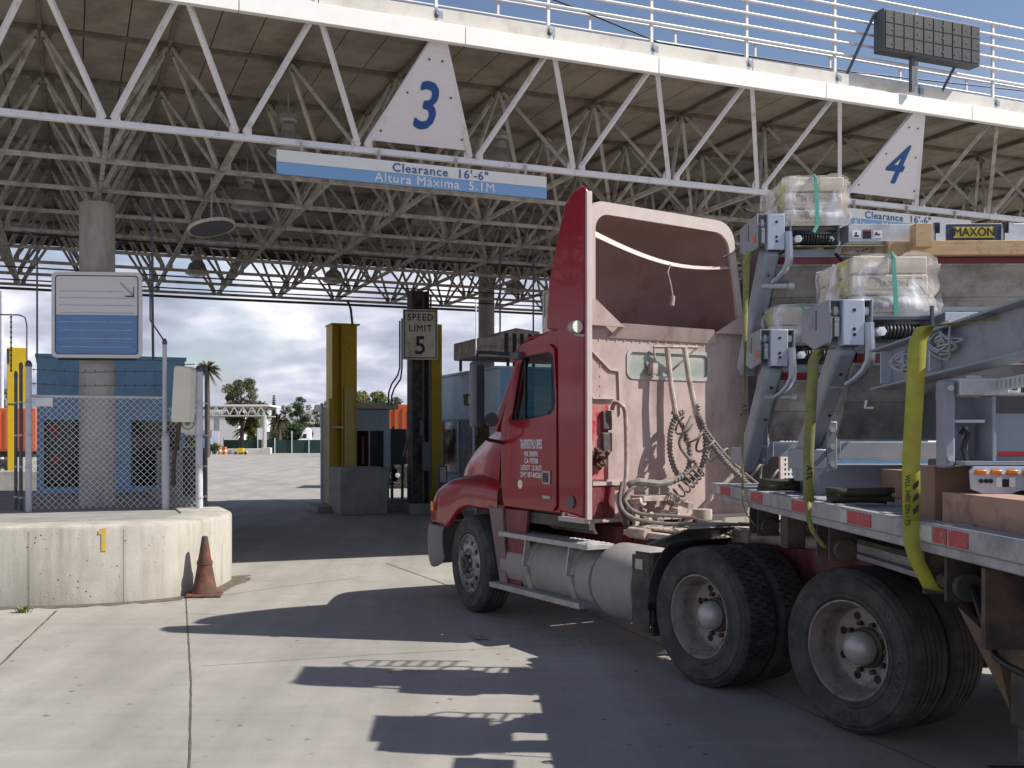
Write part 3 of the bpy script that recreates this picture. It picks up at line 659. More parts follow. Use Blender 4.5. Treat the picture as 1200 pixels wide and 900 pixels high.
for z,x0,x1 in ((.34,-.52,.38),(.245,-.52,.55),(.14,-.53,.53),(.03,-.53,.53),(-.10,-.52,.52),(-.22,-.52,.5),(-.34,-.52,.52),(-.46,-.5,.5)):
    a.box(x0,x1,-.0062,-.0052,z-.006,z+.004)
a.build('seam_mark',M('sign_smear',(.40,.40,.44),.6,var=.5,scale=14,dirt=(.60,.58,.61),damt=.45,dscale=9),t,smooth=0)
a=MB(); a.bar((.33,-.008,.47),(.515,-.008,.28),.004,.016,up=(0,1,0)); a.bar((.518,-.008,.41),(.518,-.008,.27),.004,.016,up=(0,1,0)); a.bar((.40,-.008,.272),(.524,-.008,.272),.004,.016,up=(0,0,1)); a.build('arrow',m_inkk,t,smooth=0)
a=MB(); a.box(-.55,.55,.03,.07,-.65,-.60); a.box(-.2,.2,.03,.2,.3,.36); a.box(-.2,.2,.03,.2,-.4,-.34); a.builds('bracket',m_black,t)
# left blue booth
c0 = at(43, 517, 18.6); t = thing('toll_booth', 'dark blue toll booth behind the chain link fence at the left', 'booth', (c0.x, c0.y, 0), TH)
W=2.62; a=MB()
zt=3.30
def wallwin(W, zt, holes, dep=.08):
    a=MB(); xs=[0]+[v for h in holes for v in h[:2]]+[W]; z0,z1=holes[0][2],holes[0][3]
    a.box(0,W,0,dep,0,z0); a.box(0,W,0,dep,z1,zt)
    for i in range(0,len(xs),2): a.box(xs[i],xs[i+1],0,dep,z0,z1)
    return a
h=[(.12,.92,.92,2.16),(1.64,2.52,.92,2.16)]
a=wallwin(W,zt,h); a.build('wall',m_blue,t)
a=MB(); a.box(0,.08,.082,3.2,0,zt); a.box(W-.08,W,.082,3.2,0,zt); a.box(.082,W-.082,3.12,3.2,0,zt); a.build('wall',m_blue,t)
a=MB(); a.box(-.03,W+.03,-.03,3.23,zt+.002,zt+.07); a.build('roof',m_blue,t,bevel=.01)
for q in h:
    a=MB(); a.box(q[0],q[1],.03,.04,q[2],q[3]); o=a.build('window',m_win,t)
    a=MB(); a.ringplate([(q[0]-.03,-.006,q[2]-.03),(q[1]+.03,-.006,q[2]-.03),(q[1]+.03,-.006,q[3]+.03),(q[0]-.03,-.006,q[3]+.03)],[(q[0],-.006,q[2]),(q[1],-.006,q[2]),(q[1],-.006,q[3]),(q[0],-.006,q[3])],(0,.01,0)); a.build('window_frame',m_blue,o,smooth=0)
a=MB(); a.box(.10,W-.1,-.07,-.001,.80,.86); a.box(W-.6,W-.1,-.05,-.0,.86,.89); a.build('counter',m_blue,t,bevel=.005)
for zc in (1.98, 1.42):
    a=MB(); a.cyl((.30,.02,zc),(.30,.03,zc),.075,n=8); tag(a.build('red_marker',M('red_marker_paint',(.45,.04,.03),.6),t))
# chain link fence
fl = at(34, 600, 13.75); fr_ = at(193, 600, 14.25); fd = (fr_-fl); fd.z=0; FW = fd.length; fang = math.atan2(fd.y, fd.x)
def chain(name, lab, loc, ang, W, z0, z1, barbs=True, sign=None):
    t = thing(name, lab, 'fence', (loc.x, loc.y, 0), ang)
    a=MB(); pch=.088; H=z1-z0; n=int((W+H)/pch)+1
    for i in range(n+1):
        c=i*pch
        x0=max(0,c-H); z_0=z0+ (H-(c-x0)) if False else None
        # rising wires x - z = const
        pa=(max(0,c-H), min(H,c)); pb=(min(W,c), max(0,c-W))
        if pb[0]-pa[0]>.01: a.bar((pa[0],0,z0+pa[1]),(pb[0],0,z0+pb[1]),.005,.005)
        if pb[0]-pa[0]>.01: a.bar((pa[0],.006,z0+H-pa[1]),(pb[0],.006,z0+H-pb[1]),.005,.005)
    a.build('wire_mesh',m_wire,t,smooth=0)
    a=MB(); a.cyl((0,0,z1),(W,0,z1),.02,n=8); a.build('top_rail',m_post,t)
    if barbs:
        for k,dz in enumerate((.17,.36)):
            a=MB(); a.tube([(0,-.02,z1+dz),(W*.35,-.02,z1+dz-.03),(W*.7,-.02,z1+dz-.01),(W,-.02,z1+dz)],.0055,5)
            x=.06
            while x<W: a.bar((x,-.045,z1+dz-.03),(x+.01,.005,z1+dz+.01),.005); a.bar((x,-.02,z1+dz-.04),(x,-.02,z1+dz+.015),.005); x+=.13
            a.build('barbed_wire',m_postd,t,smooth=0)
    return t
z1f = EYE-(465-HY)/F_PX*14
t1 = chain('chain_link_fence','chain link fence with barbed wire across the blue booth front',fl,fang,FW,.85,z1f)
a=MB(); p=Vector((.12,-.03,z1f-.09)); a.box(.05,.30,-.03,-.022,z1f-.14,z1f-.02); a.build('name_plate',m_lw,t1)
fg = at(233, 600, 14.1); fs_ = at(196, 600, 14.3); dd=fg-fs_; dd.z=0
t2 = chain('chain_link_fence','narrow chain link panel below the cream box',fs_,math.atan2(dd.y,dd.x),dd.length,.85,EYE-(478-HY)/F_PX*14,False)
def post(px_, ybot, ytop, Y, r, lab, mat=m_post, cap=True):
    p=at(px_,ybot,Y); a=MB(); zt_=EYE-(ytop-HY)/F_PX*Y
    t=thing('fence_post',lab,'fence post',(p.x,p.y,.80),0,'round steel posts of the chain link fence')
    a.cyl((0,0,0),(0,0,zt_-.80),r,n=16); a.build('shaft',mat,t)
    if cap: a=MB(); a.lathe([(r*1.12,0),(r*1.15,.04),(r*.7,.075),(0,.09)],o=(0,0,zt_-.82),n=16); a.build('post_cap',m_postd,t)
    a=MB()
    for z in (.2,.62,1.05,1.5): 
        if z<zt_-.9: a.lathe([(r*1.18,-.012),(r*1.18,.012)],o=(0,0,z),n=16)
    a.builds('clamp_band',m_galv,t); return t
post(33.5,600,428,13.7,.040,'pale grey round post at the left end of the chain link fence')
post(24.5,600,430,13.9,.024,'dark thin post just left of the pale grey post',m_postd)
post(18.5,600,440,14.1,.022,'leftmost dark thin gate post beside the yellow post',m_postd)
post(193,600,402,14.2,.030,'fence post between the blue booth and the cream box')
post(233.5,600,434,14.0,.050,'thick grey post right of the cream box')
post(241.5,600,433,14.3,.020,'dark thin gate post right of the thick grey post',m_postd)
p=at(194,590,14.15); a=MB(); a.lathe([(.05,-.03),(.06,0),(.06,.03),(.03,.10)],o=(p.x,p.y,EYE-(516-HY)/F_PX*14.15),n=16); a.cyl((p.x,p.y,.8),(p.x,p.y,1.76),.052,n=16)
tag(a.build('sleeve_post',m_post),'pale grey sleeve around the lower half of the middle fence post','post')
# cream box
p=at(214,462,13.9); t=thing('cream_box','tall cream plastic housing leaning on a bent tube above the fence','housing',p,R(-12)); 
a=MB(); a.prism([(-.135,-.09,-.38),(.13,-.09,-.38),(.16,-.09,.33),(.13,-.09,.37),(-.06,-.09,.39),(-.09,-.09,.36)],(0,.2,0)); a.build('housing',m_cream,t,bevel=.025)
a=MB(); a.box(-.10,.17,-.02,.02,.40,.41); a.bar((.0,0,.38),(.0,0,.41),.02); a.build('top_bracket',m_postd,t)
a=MB(); a.tube([(-.05,0,-.38),(-.07,0,-.62),(-.13,.03,-.80),(-.16,.05,-.95),(-.16,.05,-1.25)],.03,10); a.build('support_tube',m_brown,t)
p=at(220,496,14.05); t=thing('round_emblem_plate','small square white plate with a round emblem on the fence','plate',p,R(10))
a=MB(); a.box(-.13,.13,0,.006,-.13,.13); a.build('plate',m_lw,t)
a=MB(); a.lathe([(.075,0),(.075,-.004),(.09,-.004),(.09,0)],axis=(0,1,0),n=24); a.cyl((0,-.003,0),(0,0,0),.035,n=16); a.build('emblem',M('emblem_green_grey',(.22,.32,.30),.6),t)
# rubble coloured low box behind the small panel
p=at(213,600,17); t=thing('utility_cabinet','grey utility cabinet seen through the narrow chain link panel','cabinet',(p.x-.1,p.y,0),TH)
a=MB(); a.box(-.28,.12,0,.4,0,1.62); a.build('cabinet',m_concd,t,bevel=.01)
a=MB(); a.box(.14,.5,.1,.45,0,1.65); a.build('side_cabinet',m_dark,t,bevel=.01)
# yellow guard post far left and orange trailer behind
p=at(20,600,31); t=thing('yellow_post','bright yellow steel guard post at the far left edge','guard post',(p.x,p.y,0),TH)
a=MB(); a.box(-.26,-.03,-.15,.15,0,2.9); a.build('shaft',m_yel,t,bevel=.01)
a=MB(); a.box(-.27,.29,-.18,.18,2.9,4.6); a.build('guard_head',m_yel,t,bevel=.01)
a=MB(); a.box(-.28,-.2,-.19,-.181,4.1,4.55); a.build('plate',m_dark,t)
def orange_trailer(px0, px1, ytop, ybot, Y, lab, wheels, boty):
    a0=at(px0,ytop,Y); a1=at(px1,ybot,Y); t=thing('box_trailer',lab,'trailer',(a0.x,Y,0),R(0),'orange container trailers parked in the far lot')
    a=MB(); W_=a1.x-a0.x; a.box(0,W_,0,2.5,a1.z,a0.z); a.build('container',m_or,t,bevel=.03)
    a=MB(); x=.25
    while x<W_-.1: a.box(x,x+.12,-.03,-.001,a1.z+.12,a0.z-.12); x+=.28
    a.build('corrugation',m_or,t); a=MB(); a.box(0,W_,.3,2.2,a1.z-.25,a1.z-.01); a.box(W_*.3,W_*.33,.4,.6,0,a1.z-.2); a.build('chassis',m_dark,t)
    for wx in wheels:
        p=at(wx,boty,Y); x_=p.x-a0.x
        o=MB(); o.cyl((x_,-.02,.5),(x_,.28,.5),.5,n=28); w=o.build('tyre',m_rub,t,bevel=.04)
        o=MB(); o.lathe([(.29,-.03),(.27,.06),(.12,.08),(.09,-.02),(0,-.03)],o=(x_,0,.5),axis=(0,1,0),n=20); o.build('rim',m_bwall,w)
orange_trailer(-260, 42, 478, 529, 44, 'orange container trailer behind the left fence', (-30,3), 545)
orange_trailer(437, 640, 474, 536, 38, 'orange container trailer behind the small grey booth', (452,466), 560)

t=thing('dark_barrier','low dark grey barrier beneath the bright yellow guard post','barrier',(at(-60,600,28.5).x,28.5,0),TH)
a=MB(); a.box(0,2.6,0,.6,0,.92); a.build('barrier',m_concd,t,bevel=.03)
# ================================================================ middle island: yellow guard, small booth
base = Vector(((424-CX)/F_PX*24.7, 24.7, 0))
t=thing('concrete_block','dark grey weathered concrete block in front of the small booth','block',(base.x,base.y,0),TH)
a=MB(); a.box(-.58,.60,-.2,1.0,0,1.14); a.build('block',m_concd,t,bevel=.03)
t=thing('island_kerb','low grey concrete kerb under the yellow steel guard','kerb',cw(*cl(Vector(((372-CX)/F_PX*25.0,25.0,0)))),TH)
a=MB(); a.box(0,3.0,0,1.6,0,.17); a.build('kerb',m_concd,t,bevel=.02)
yb=at(389,590,25.8); t=thing('steel_guard','tall yellow H section steel guard beside the small booth','guard post',(yb.x,yb.y,0),TH)
a=MB(); a.box(0,.03,0,.62,.17,4.72); a.box(.03,.26,.3,.33,.17,4.72); a.box(.255,.29,-.02,.62,.17,4.72); a.box(.29,.68,.1,.14,.17,4.72); a.build('shaft',m_yel,t,bevel=.004)
a=MB(); a.box(-.02,.72,-.05,.66,4.725,4.76); a.build('cap_plate',m_yel,t)
a=MB(); a.box(.31,.57,-.10,.08,.17,3.15); a.build('front_tube',m_yel2,t,bevel=.02)
a=MB(); a.box(-.07,-.005,.05,.25,.17,2.85); a.build('side_tube',m_yel2,t,bevel=.02)
a=MB(); a.cyl((.0,-.03,2.12),(.30,-.03,2.12),.03,n=10); a.build('cross_tube',m_pale,t)
p=at(377,585,26.2); t=thing('gate_post','thin grey gate post left of the yellow steel guard','post',(p.x,p.y,0),0)
a=MB(); a.cyl((0,0,0),(0,0,2.75),.035,n=10); a.build('shaft',m_post,t); a=MB(); a.box(.05,.16,-.02,.04,.2,2.6); a.build('white_strip',m_lw,t)
# small grey-blue booth
pb=at(409,600,27.2); t=thing('small_booth','small grey blue booth with one dark window behind the concrete block','booth',(pb.x,pb.y,0),TH)
h=[(.16,.97,1.0,2.05)]
a=wallwin(1.12,2.62,h); a.build('wall',m_blue2,t)
a=MB(); a.box(0,.08,.082,3.0,0,2.62); a.box(1.04,1.12,.082,3.0,0,2.62); a.box(.082,1.038,2.9,3.0,0,2.62); a.build('wall',m_blue2,t)
a=MB(); a.box(-.25,1.32,-.2,3.1,2.63,2.80); a.build('roof',m_pale,t,bevel=.02)
a=MB(); a.box(.16,.97,.04,.05,1.0,2.05); o=a.build('window',m_win,t)
a=MB(); a.box(.55,.58,-.0,.03,1.0,2.05); a.build('mullion',m_blue2,o)
a=MB(); a.box(.36,.42,.02,.035,1.15,1.9); tag(a.build('red_white_strip',m_tape,o))
t=thing('upright_sheet','tall white panel behind the yellow steel guard','panel',(at(381,560,28).x,28,0),TH)
a=MB(); a.box(-.1,.35,0,.05,.1,2.7); a.build('panel',m_sign,t,bevel=.01)
# electric cabinet
p=at(458,545,29); t=thing('electric_cabinet','grey electric cabinet left of the dark steel column','cabinet',(p.x,p.y,0),TH)
a=MB(); a.box(0,.48,0,.35,1.1,2.12); a.build('cabinet',m_postd,t,bevel=.015)
a=MB(); a.box(.05,.11,.1,.2,0,1.1); a.box(.36,.42,.1,.2,0,1.1); a.builds('leg',m_dark,t)
a=MB(); a.cyl((.1,.1,2.12),(.1,.1,2.2),.03,n=8); a.build('conduit_stub',m_dark,t)
p=at(455,600,25.9); t=thing('kerb_block','low dark kerb piece between the concrete block and the steel column','kerb',(p.x,p.y,0),TH)
a=MB(); a.box(0,.55,0,.6,0,.28); a.build('kerb',m_concd,t,bevel=.02)

# ================================================================ pale blue booth right
c0=Vector((.873,24.26,0)); t=thing('pale_blue_booth','long pale blue toll booth with a window strip behind the truck hood','booth',c0,TH)
Lb=5.4; ZTb=3.5
a=MB(); a.box(0,.08,0,Lb,0,.95)
a.box(0,.08,0,Lb,2.30,ZTb)
ys=[0,.35,.42,1.45,1.55,2.6,2.72,3.75,3.87,4.95,Lb]
for y0,y1 in ((0,.5),(1.5,1.62),(2.62,2.74),(3.85,3.97),(Lb-.3,Lb)): a.box(0,.08,y0,y1,.95,2.30)
a.build('side_wall',m_blue2,t)
a=MB(); a.box(.082,3.2,0,.08,0,ZTb); a.build('front_wall',m_bluel,t)
a=MB()
for z in (2.1,2.45,2.75,3.05): a.box(.1,3.1,-.006,-.001,z,z+.02)
a.build('siding_line',m_blue2,t)
a=MB(); a.box(3.12,3.2,.082,Lb,0,ZTb); a.box(.082,3.118,Lb-.08,Lb,0,ZTb); a.build('wall',m_blue2,t)
a=MB(); a.box(-.06,3.26,-.06,Lb+.06,ZTb+.002,ZTb+.06); a.build('roof',m_blue2,t)
m_refl=M('booth_window_glass',(.055,.045,.035),.04,var=.4,scale=2,dirt=(.30,.17,.08),damt=.3,dscale=1.2)  # brown patches in the colour stand in for reflections on the glass
for y0,y1 in ((.5,1.5),(1.62,2.62),(2.74,3.85),(3.97,Lb-.3)):
    a=MB(); a.box(.03,.04,y0,y1,.95,2.30); a.build('window',m_refl,t)
a=MB(); a.box(-.02,-.001,0,Lb,.90,.95); a.box(-.02,-.001,0,Lb,2.3,2.35); a.build('window_ledge',m_blue,t)
p=Vector((-.22,1.35,2.78)); a=MB(); a.prism([p+Vector(q) for q in ((-.1,-.12,.16),(.1,-.12,.16),(.07,-.12,-.12),(-.07,-.12,-.12))],(0,.22,0)); a.bar(p+Vector((.05,0,.05)),(0,1.35,2.85),.04)
wl=a.build('wall_lantern',m_black,t); a=MB(); a.box(p.x-.06,p.x+.06,p.y-.126,p.y-.121,p.z-.08,p.z+.12); a.build('lantern_glass',m_lens,wl)
p=at(514,597,25); 
# rooftop unit
t=thing('rooftop_unit','dull beige rooftop cooler unit standing on the pale blue booth','cooler',cw(*cl(Vector((.35,24.9,0))),z=ZTb+.06),TH)
ZU=.0
a=MB(); a.prism([(0,0,.28),(1.75,0,.28),(1.75,0,.95),(1.1,0,1.02),(.45,0,.78),(.0,0,.72)],(0,1.5,0)); a.build('housing',m_tr,t,bevel=.02)
a=MB()
for x in (.78,1.0,1.2,1.42,1.6): a.box(x,x+.10,-.012,-.001,.35,.88)
a.build('louvre',m_black,t)
a=MB()
for x,y in ((.1,.1),(.9,.1),(1.6,.1),(.1,1.3),(1.6,1.3)): a.box(x,x+.06,y,y+.06,0,.28)
a.builds('leg',m_dark,t)
# a lane sign behind the fairing
p=at(640,366,21.5); t=thing('white_sign','white sign with a dark border glimpsed behind the truck roof fairing','sign',p,TH)
a=MB(); a.prism(rr(-.08,1.0,-.46,.46,.07,0),(0,.02,0)); a.build('sign_panel',m_sign,t,smooth=0)
a=MB(); a.ringplate(rr(-.04,.96,-.42,.42,.05,-.003),rr(-.025,.945,-.405,.405,.04,-.003),(0,.002,0)); a.build('border',m_inkk,t,smooth=0)
a=MB(); a.box(.43,.49,.022,.08,-3.1,.4); a.build('post',m_postd,t)
p=at(514,600,25.5); t=thing('small_post_box','small pale box on the ground before the pale blue booth','box',(p.x,p.y,0),TH)
a=MB(); a.box(-.02,.20,-.1,.1,0,1.15); a.build('box',m_postd,t,bevel=.01); a=MB(); a.box(0,.16,-.104,-.101,.75,1.12); a.build('plate',m_pale,t)

# ================================================================ right island seen under and through the trailer
isr=thing('concrete_island','sunlit concrete island wall beyond the trailer','barrier',(0,0,0))
fr2=[(p.x+7.9,p.y+2.9) for p in fp if p.x>-6.6]
rows=[]
for off,z in ((0,0),(0,.82),(-.05,.853),(-.6,.853)):
    row=[]
    for i,p in enumerate(fr2):
        a_=Vector(fr2[max(i-1,0)]); b_=Vector(fr2[min(i+1,len(fr2)-1)]); d=(b_-a_).normalized(); n=Vector((d.y,-d.x)); row.append((p[0]+n.x*off,p[1]+n.y*off,z))
    rows.append(row)
a=MB(); a.grid(rows); a.build('wall',m_conc,isr)
a=MB(); inner=[(q[0],q[1],.83) for q in rows[3]]; a.add(inner+[(rows[0][0][0],rows[0][-1][1],.83)],[tuple(range(len(inner)+1))]); a.build('island_top',m_concd,isr,smooth=0)
t=thing('lattice_panel','white perforated lattice panel glimpsed through the cargo','panel',(4.05,13.6,0),R(5))
a=MB(); 
for i in range(14): a.box(i*.05,i*.05+.024,0,.01,.5,2.0)
for i in range(24): a.box(0,.68,-.002,.012,.5+i*.065,.5+i*.065+.03)
a.build('lattice',m_white,t,smooth=0); a=MB(); a.box(-.05,-.0,-.01,.03,0,2.05); a.box(.69,.74,-.01,.03,0,2.05); a.build('frame',m_white,t)
t=thing('toll_booth','dark blue toll booth glimpsed between the stacked steel cargo','booth',(4.6,17.6,0),TH)
a=MB(); a.box(0,4.5,0,3,0,3.3); a.build('wall',m_blue,t); a=MB(); a.box(.4,1.8,-.01,-.001,1.0,2.2); a.build('window',m_win,t)
a=MB(); a.box(-.05,4.55,-.05,3.05,3.302,3.37); a.build('roof',m_blue,t)
# ================================================================ far background
def leafcloud(mb, c, rad, n, size, rnd, sq=(1,1,1)):
    for i in range(n):
        while True:
            q=Vector((rnd.uniform(-1,1),rnd.uniform(-1,1),rnd.uniform(-1,1)))
            if .25<q.length<1: break
        p=c+Vector((q.x*rad*sq[0],q.y*rad*sq[1],q.z*rad*sq[2])); a=Vector((rnd.gauss(0,1),rnd.gauss(0,1),rnd.gauss(0,1))).normalized(); b=a.cross(Vector((rnd.gauss(0,1),rnd.gauss(0,1),rnd.gauss(0,1)))).normalized(); s=size*rnd.uniform(.6,1.4)
        mb.add([p-a*s,p-b*s*.5,p+a*s,p+b*s*.5],[(0,1,2,3)])
def tree(lab, px_, ytop, w_px, Y, mat, seed, shape='round', cat='tree'):
    rnd=random.Random(seed); p=at(px_,HY,Y); H=EYE+(HY-ytop)/F_PX*Y; W=w_px/F_PX*Y
    t=thing('tree',lab,cat,(p.x,p.y,0),0,'trees beyond the far fence')
    a=MB(); a.tube([(0,0,0),(W*.02,0,H*.35),(-W*.02,0,H*.8)],[H*.035,H*.025,H*.008],8)
    a.tube([(0,0,H*.35),(W*.2,0,H*.65)],[H*.015,H*.005],6); a.tube([(0,0,H*.4),(-W*.22,.1,H*.7)],[H*.015,H*.005],6); a.build('trunk',m_bark,t)
    c=MB()
    if shape=='cone':
        for i in range(22):
            f=i/21; r=W/2*(1-f)+.15; leafcloud(c,Vector((0,0,H*(.2+.8*f))),r,170,W*.07,rnd,(1,1,.5))
    else:
        nb=46
        for i in range(nb):
            u=rnd.uniform(-1,1); z=rnd.uniform(.38,.95); r=W*rnd.uniform(.10,.2); lim=math.sqrt(max(0.05,1-((z-.66)/.36)**2)); 
            leafcloud(c,Vector((u*lim*W*.42,rnd.uniform(-.4,.4)*W*lim,z*H)),r,230,W*.026,rnd,(1,1,.75))
    c.build('crown',mat,t,smooth=0)
def palm(lab, px_, ytop, w_px, Y, seed):
    rnd=random.Random(seed); p=at(px_,HY,Y); H=EYE+(HY-ytop)/F_PX*Y; W=w_px/F_PX*Y; L=W*.72
    t=thing('palm_tree',lab,'palm',(p.x,p.y,0),0,'palm trees beyond the far fence')
    a=MB(); a.tube([(0,0,0),(.1,0,H*.5),(0,0,H-L*.7)],[.28,.22,.2],8); a.build('trunk',m_bark,t)
    c=MB(); z0=H-L*.75
    for i in range(46):
        az=rnd.uniform(0,6.28); el=rnd.uniform(-.9,1.35); d=Vector((math.cos(az)*math.cos(el),math.sin(az)*math.cos(el),math.sin(el)))
        pts=[Vector((0,0,z0))+d*L*s-Vector((0,0,1))*(s*s*L*.45) for s in (0,.25,.5,.75,1)]
        s=d.cross(Vector((0,0,1))).normalized()
        for k in range(1,5):
            for m in range(3):
                q=pts[k-1].lerp(pts[k],m/3); w=L*.30*(1-(k-1+m/3)/4.6)
                for sg in (-1,1): c.add([q,q+s*sg*w+d*w*.5-Vector((0,0,w*.5)),q+d*L*.05],[(0,1,2)])
        c.add([pts[0]-s*.03,pts[0]+s*.03,pts[2],pts[4]],[(0,1,2),(0,2,3)])
    c.build('crown',m_leaf2 if seed%2 else m_leaf,t,smooth=0)
tree('big dark round tree above the far small canopy',283,443,44,150,m_leaf2,1)
tree('narrow dark conifer between the far canopy and the white building',321,464,11,160,m_leaf,2,'cone')
tree('round tree above the right white building',352,463,26,165,m_leaf,3)
tree('small dark tree beside the yellow steel guard',384,468,18,165,m_leaf2,4)
tree('bright yellow green tree behind the small booth',434,457,46,120,m_leaf3,5)
tree('low olive tree at the far left behind the fence',6,452,20,90,m_leaf2,6)
tree('pale green tree under the far canopy',298,492,22,152,m_leaf3,7)
tree('green trees in front of the right white building',347,499,40,158,m_leaf,8)
tree('low green tree right of the middle palms',333,497,26,162,m_leaf2,9)
tree('pale olive tree right of the bright yellow green tree',462,462,26,118,m_leaf2,12)
tree('small round tree between the conifer and the round tree',335,474,16,175,m_leaf2,13)
tree('feathery tree just left of the yellow steel guard',372,472,16,170,m_leaf,14)
palm('tall palm just right of the gate post',243,418,26,110,1)
palm('short palm behind the right end of the far canopy',306,466,24,155,2)
palm('palm in front of the right white building',327,481,22,150,3)
palm('palm under the far canopy',291,486,26,152,4)
palm('palm peeking out left of the cream box',197,423,22,112,5)
def building(lab, px0, px1, ytop, Y, mat, extra=None, dep=20):
    a0=at(px0,ytop,Y); a1=at(px1,ytop,Y); t=thing('far_building',lab,'building',(a0.x,Y,0),0)
    a=MB(); a.box(0,a1.x-a0.x,0,dep,0,a0.z); a.build('wall',mat,t)
    a=MB(); a.box(-.2,a1.x-a0.x+.2,-.2,dep+.2,a0.z+.01,a0.z+.35); a.build('roof_edge',mat,t)
    if extra: extra(t,a1.x-a0.x,a0.z)
    return t
def ex1(t,W,H):
    a=MB(); a.box(W*.12,W*.55,-.3,-.02,0,2.6); a.build('loading_door',m_black,t); a=MB(); a.box(W*.05,W*.7,-1.2,-.05,2.8,3.6); a.build('awning',m_bgrey,t)
building('white warehouse behind the far canopy pillars',205,279,484,172,m_bwall,ex1)
def ex2(t,W,H):
    a=MB()
    for x in (W*.02,W*.06): a.box(x,x+.4,-.05,-.01,H*.3,H*.65)
    a.box(W*.45,W*.48,-.4,-.02,H*.5,H*.55); a.build('wall_slot',m_bgrey,t)
building('white industrial building left of the yellow steel guard',336,402,482,185,m_bwall,ex2)
building('grey industrial building far behind the right booth',560,760,488,190,m_bgrey)
building('low pale building at the left behind the orange trailer',-160,30,500,180,m_bwall)
# sheds and parked cab
for i,(x0,x1,yt) in enumerate(((312,326,507),(328,341,508),(342,352,508))):
    a0=at(x0,yt,160); a1=at(x1,yt,160); t=thing('white_shed',['leftmost of the three pale sheds behind the green fence','middle one of the three pale sheds behind the green fence','rightmost of the three pale sheds behind the green fence'][i],'shed',(a0.x,160,0),0,'pale sheds behind the green fence')
    a=MB(); a.box(0,a1.x-a0.x,0,3,0,a0.z); a.build('wall',m_bwall,t); a=MB(); a.box(-.1,a1.x-a0.x+.1,-.2,3.1,a0.z+.01,a0.z+.15); a.build('roof',m_bgrey,t)
    a=MB(); w=a1.x-a0.x; a.box(w*.3,w*.6,-.04,-.01,1.0,2.0) ; a.build('window',m_bgrey,t)
p=at(354,515,156); t=thing('white_truck','white truck cab parked behind the green fence','truck',(p.x,156,0),R(20))
a=MB(); a.prism([(-.9,-1.0,.7),(1.3,-1.0,.7),(1.3,-1.0,3.6),(.6,-1.0,3.9),(-.1,-1.0,3.2),(-.35,-1.0,2.2),(-.9,-1.0,1.9)],(0,2.3,0)); a.build('cab',m_lw,t,bevel=.15)
a=MB(); a.prism([(-.25,-1.02,2.2),(.5,-1.02,2.2),(.5,-1.02,2.9),(.02,-1.02,2.9)],(0,.01,0)); a.build('window',m_black,t)
for x in (-.4,.9):
    a=MB(); a.cyl((x,-1.05,.5),(x,-.7,.5),.5,n=20); a.build('wheel',m_rub,t)
a0=at(362,503,158); t=thing('white_shed','white box trailer end right of the parked white cab','trailer',(a0.x,158,0),0); a=MB(); a.box(0,2.3,0,6,.9,3.9); a.build('body',m_lw,t); a=MB(); a.box(.2,2.1,.5,5,0.0,.9); a.build('chassis',m_dark,t)
# green screened fence, barrier, bushes
f0=at(262,529,142); f1=at(402,529,142); t=thing('green_fence','green screened fence across the far side of the lot','fence',(f0.x,142,0),0)
a=MB(); W=f1.x-f0.x; a.box(0,W,0,.03,.1,1.95); a.build('screen',M('green_screen_fabric',(.018,.05,.042),.8,var=.2,scale=.6),t)
for i in range(8):
    a=MB(); x=i*W/7; a.cyl((x,-.06,0),(x,-.06,2.25 if i not in (4,) else 3.2),.07,n=8); a.build('post',m_post,t)
f0=at(266,531,139); f1=at(311,531,139); t=thing('white_barrier','low white concrete barrier at the foot of the far canopy','barrier',(f0.x,139,0),0)
a=MB(); a.box(0,f1.x-f0.x,0,.5,0,.75); a.build('barrier',m_bwall,t,bevel=.05)
f0=at(306,531,137.5); f1=at(317,531,137.5); t=thing('concrete_plinth','pale concrete plinth under the far canopy pillar','plinth',(f0.x,137.5,0),0)
a=MB(); a.box(0,f1.x-f0.x,0,1.2,0,.9); a.build('plinth',m_pale,t,bevel=.05)
def bush(lab,px_,ytop,w_px,Y,seed,mat=m_leaf):
    rnd=random.Random(seed); p=at(px_,HY,Y); H=EYE+(HY-ytop)/F_PX*Y; W=w_px/F_PX*Y; t=thing('bush',lab,'bush',(p.x,p.y,0),0)
    a=MB(); a.tube([(0,0,0),(0,0,H*.5)],.05,6); a.build('stem',m_bark,t); c=MB()
    for i in range(12): leafcloud(c,Vector((rnd.uniform(-.4,.4)*W,rnd.uniform(-.4,.4),H*rnd.uniform(.3,.75))),H*.32,110,.09,rnd)
    c.build('foliage',mat,t,smooth=0)
bush('clipped green hedge left of the orange barrels',252,520,22,138,21,m_leaf); bush('green hedge seen through the fence beside the cream box',214,519,46,136,22,m_leaf)
for i,px_ in enumerate((258,264)):
    p=at(px_,531,136.5); t=thing('orange_barrel',['left one of two orange barrels by the far hedge','right one of two orange barrels by the far hedge'][i],'barrel',(p.x,136.5,0),0,'orange barrels by the far hedge')
    a=MB(); a.lathe([(.0,0),(.28,0),(.25,.5),(.2,1.0),(0,1.02)],n=14); a.build('barrel',M('barrel_orange',(.75,.16,.02),.6),t); a=MB(); a.lathe([(.262,.4),(.245,.6)],n=14); a.build('band',m_lw,t)
p=at(282.5,531,134); t=thing('yellow_cart','low yellow cart with a dark box in the far lot','cart',(p.x,134,0),0)
a=MB(); a.box(-.85,.85,-.4,.4,.25,.5); a.box(-.45,.35,-.4,.4,.5,.85); a.build('frame',M('cart_yellow',(.75,.50,.02),.5),t,bevel=.03)
for x in (-.65,.65): a=MB(); a.cyl((x,-.45,.2),(x,-.3,.2),.2,n=14); a.build('wheel',m_rub,t)
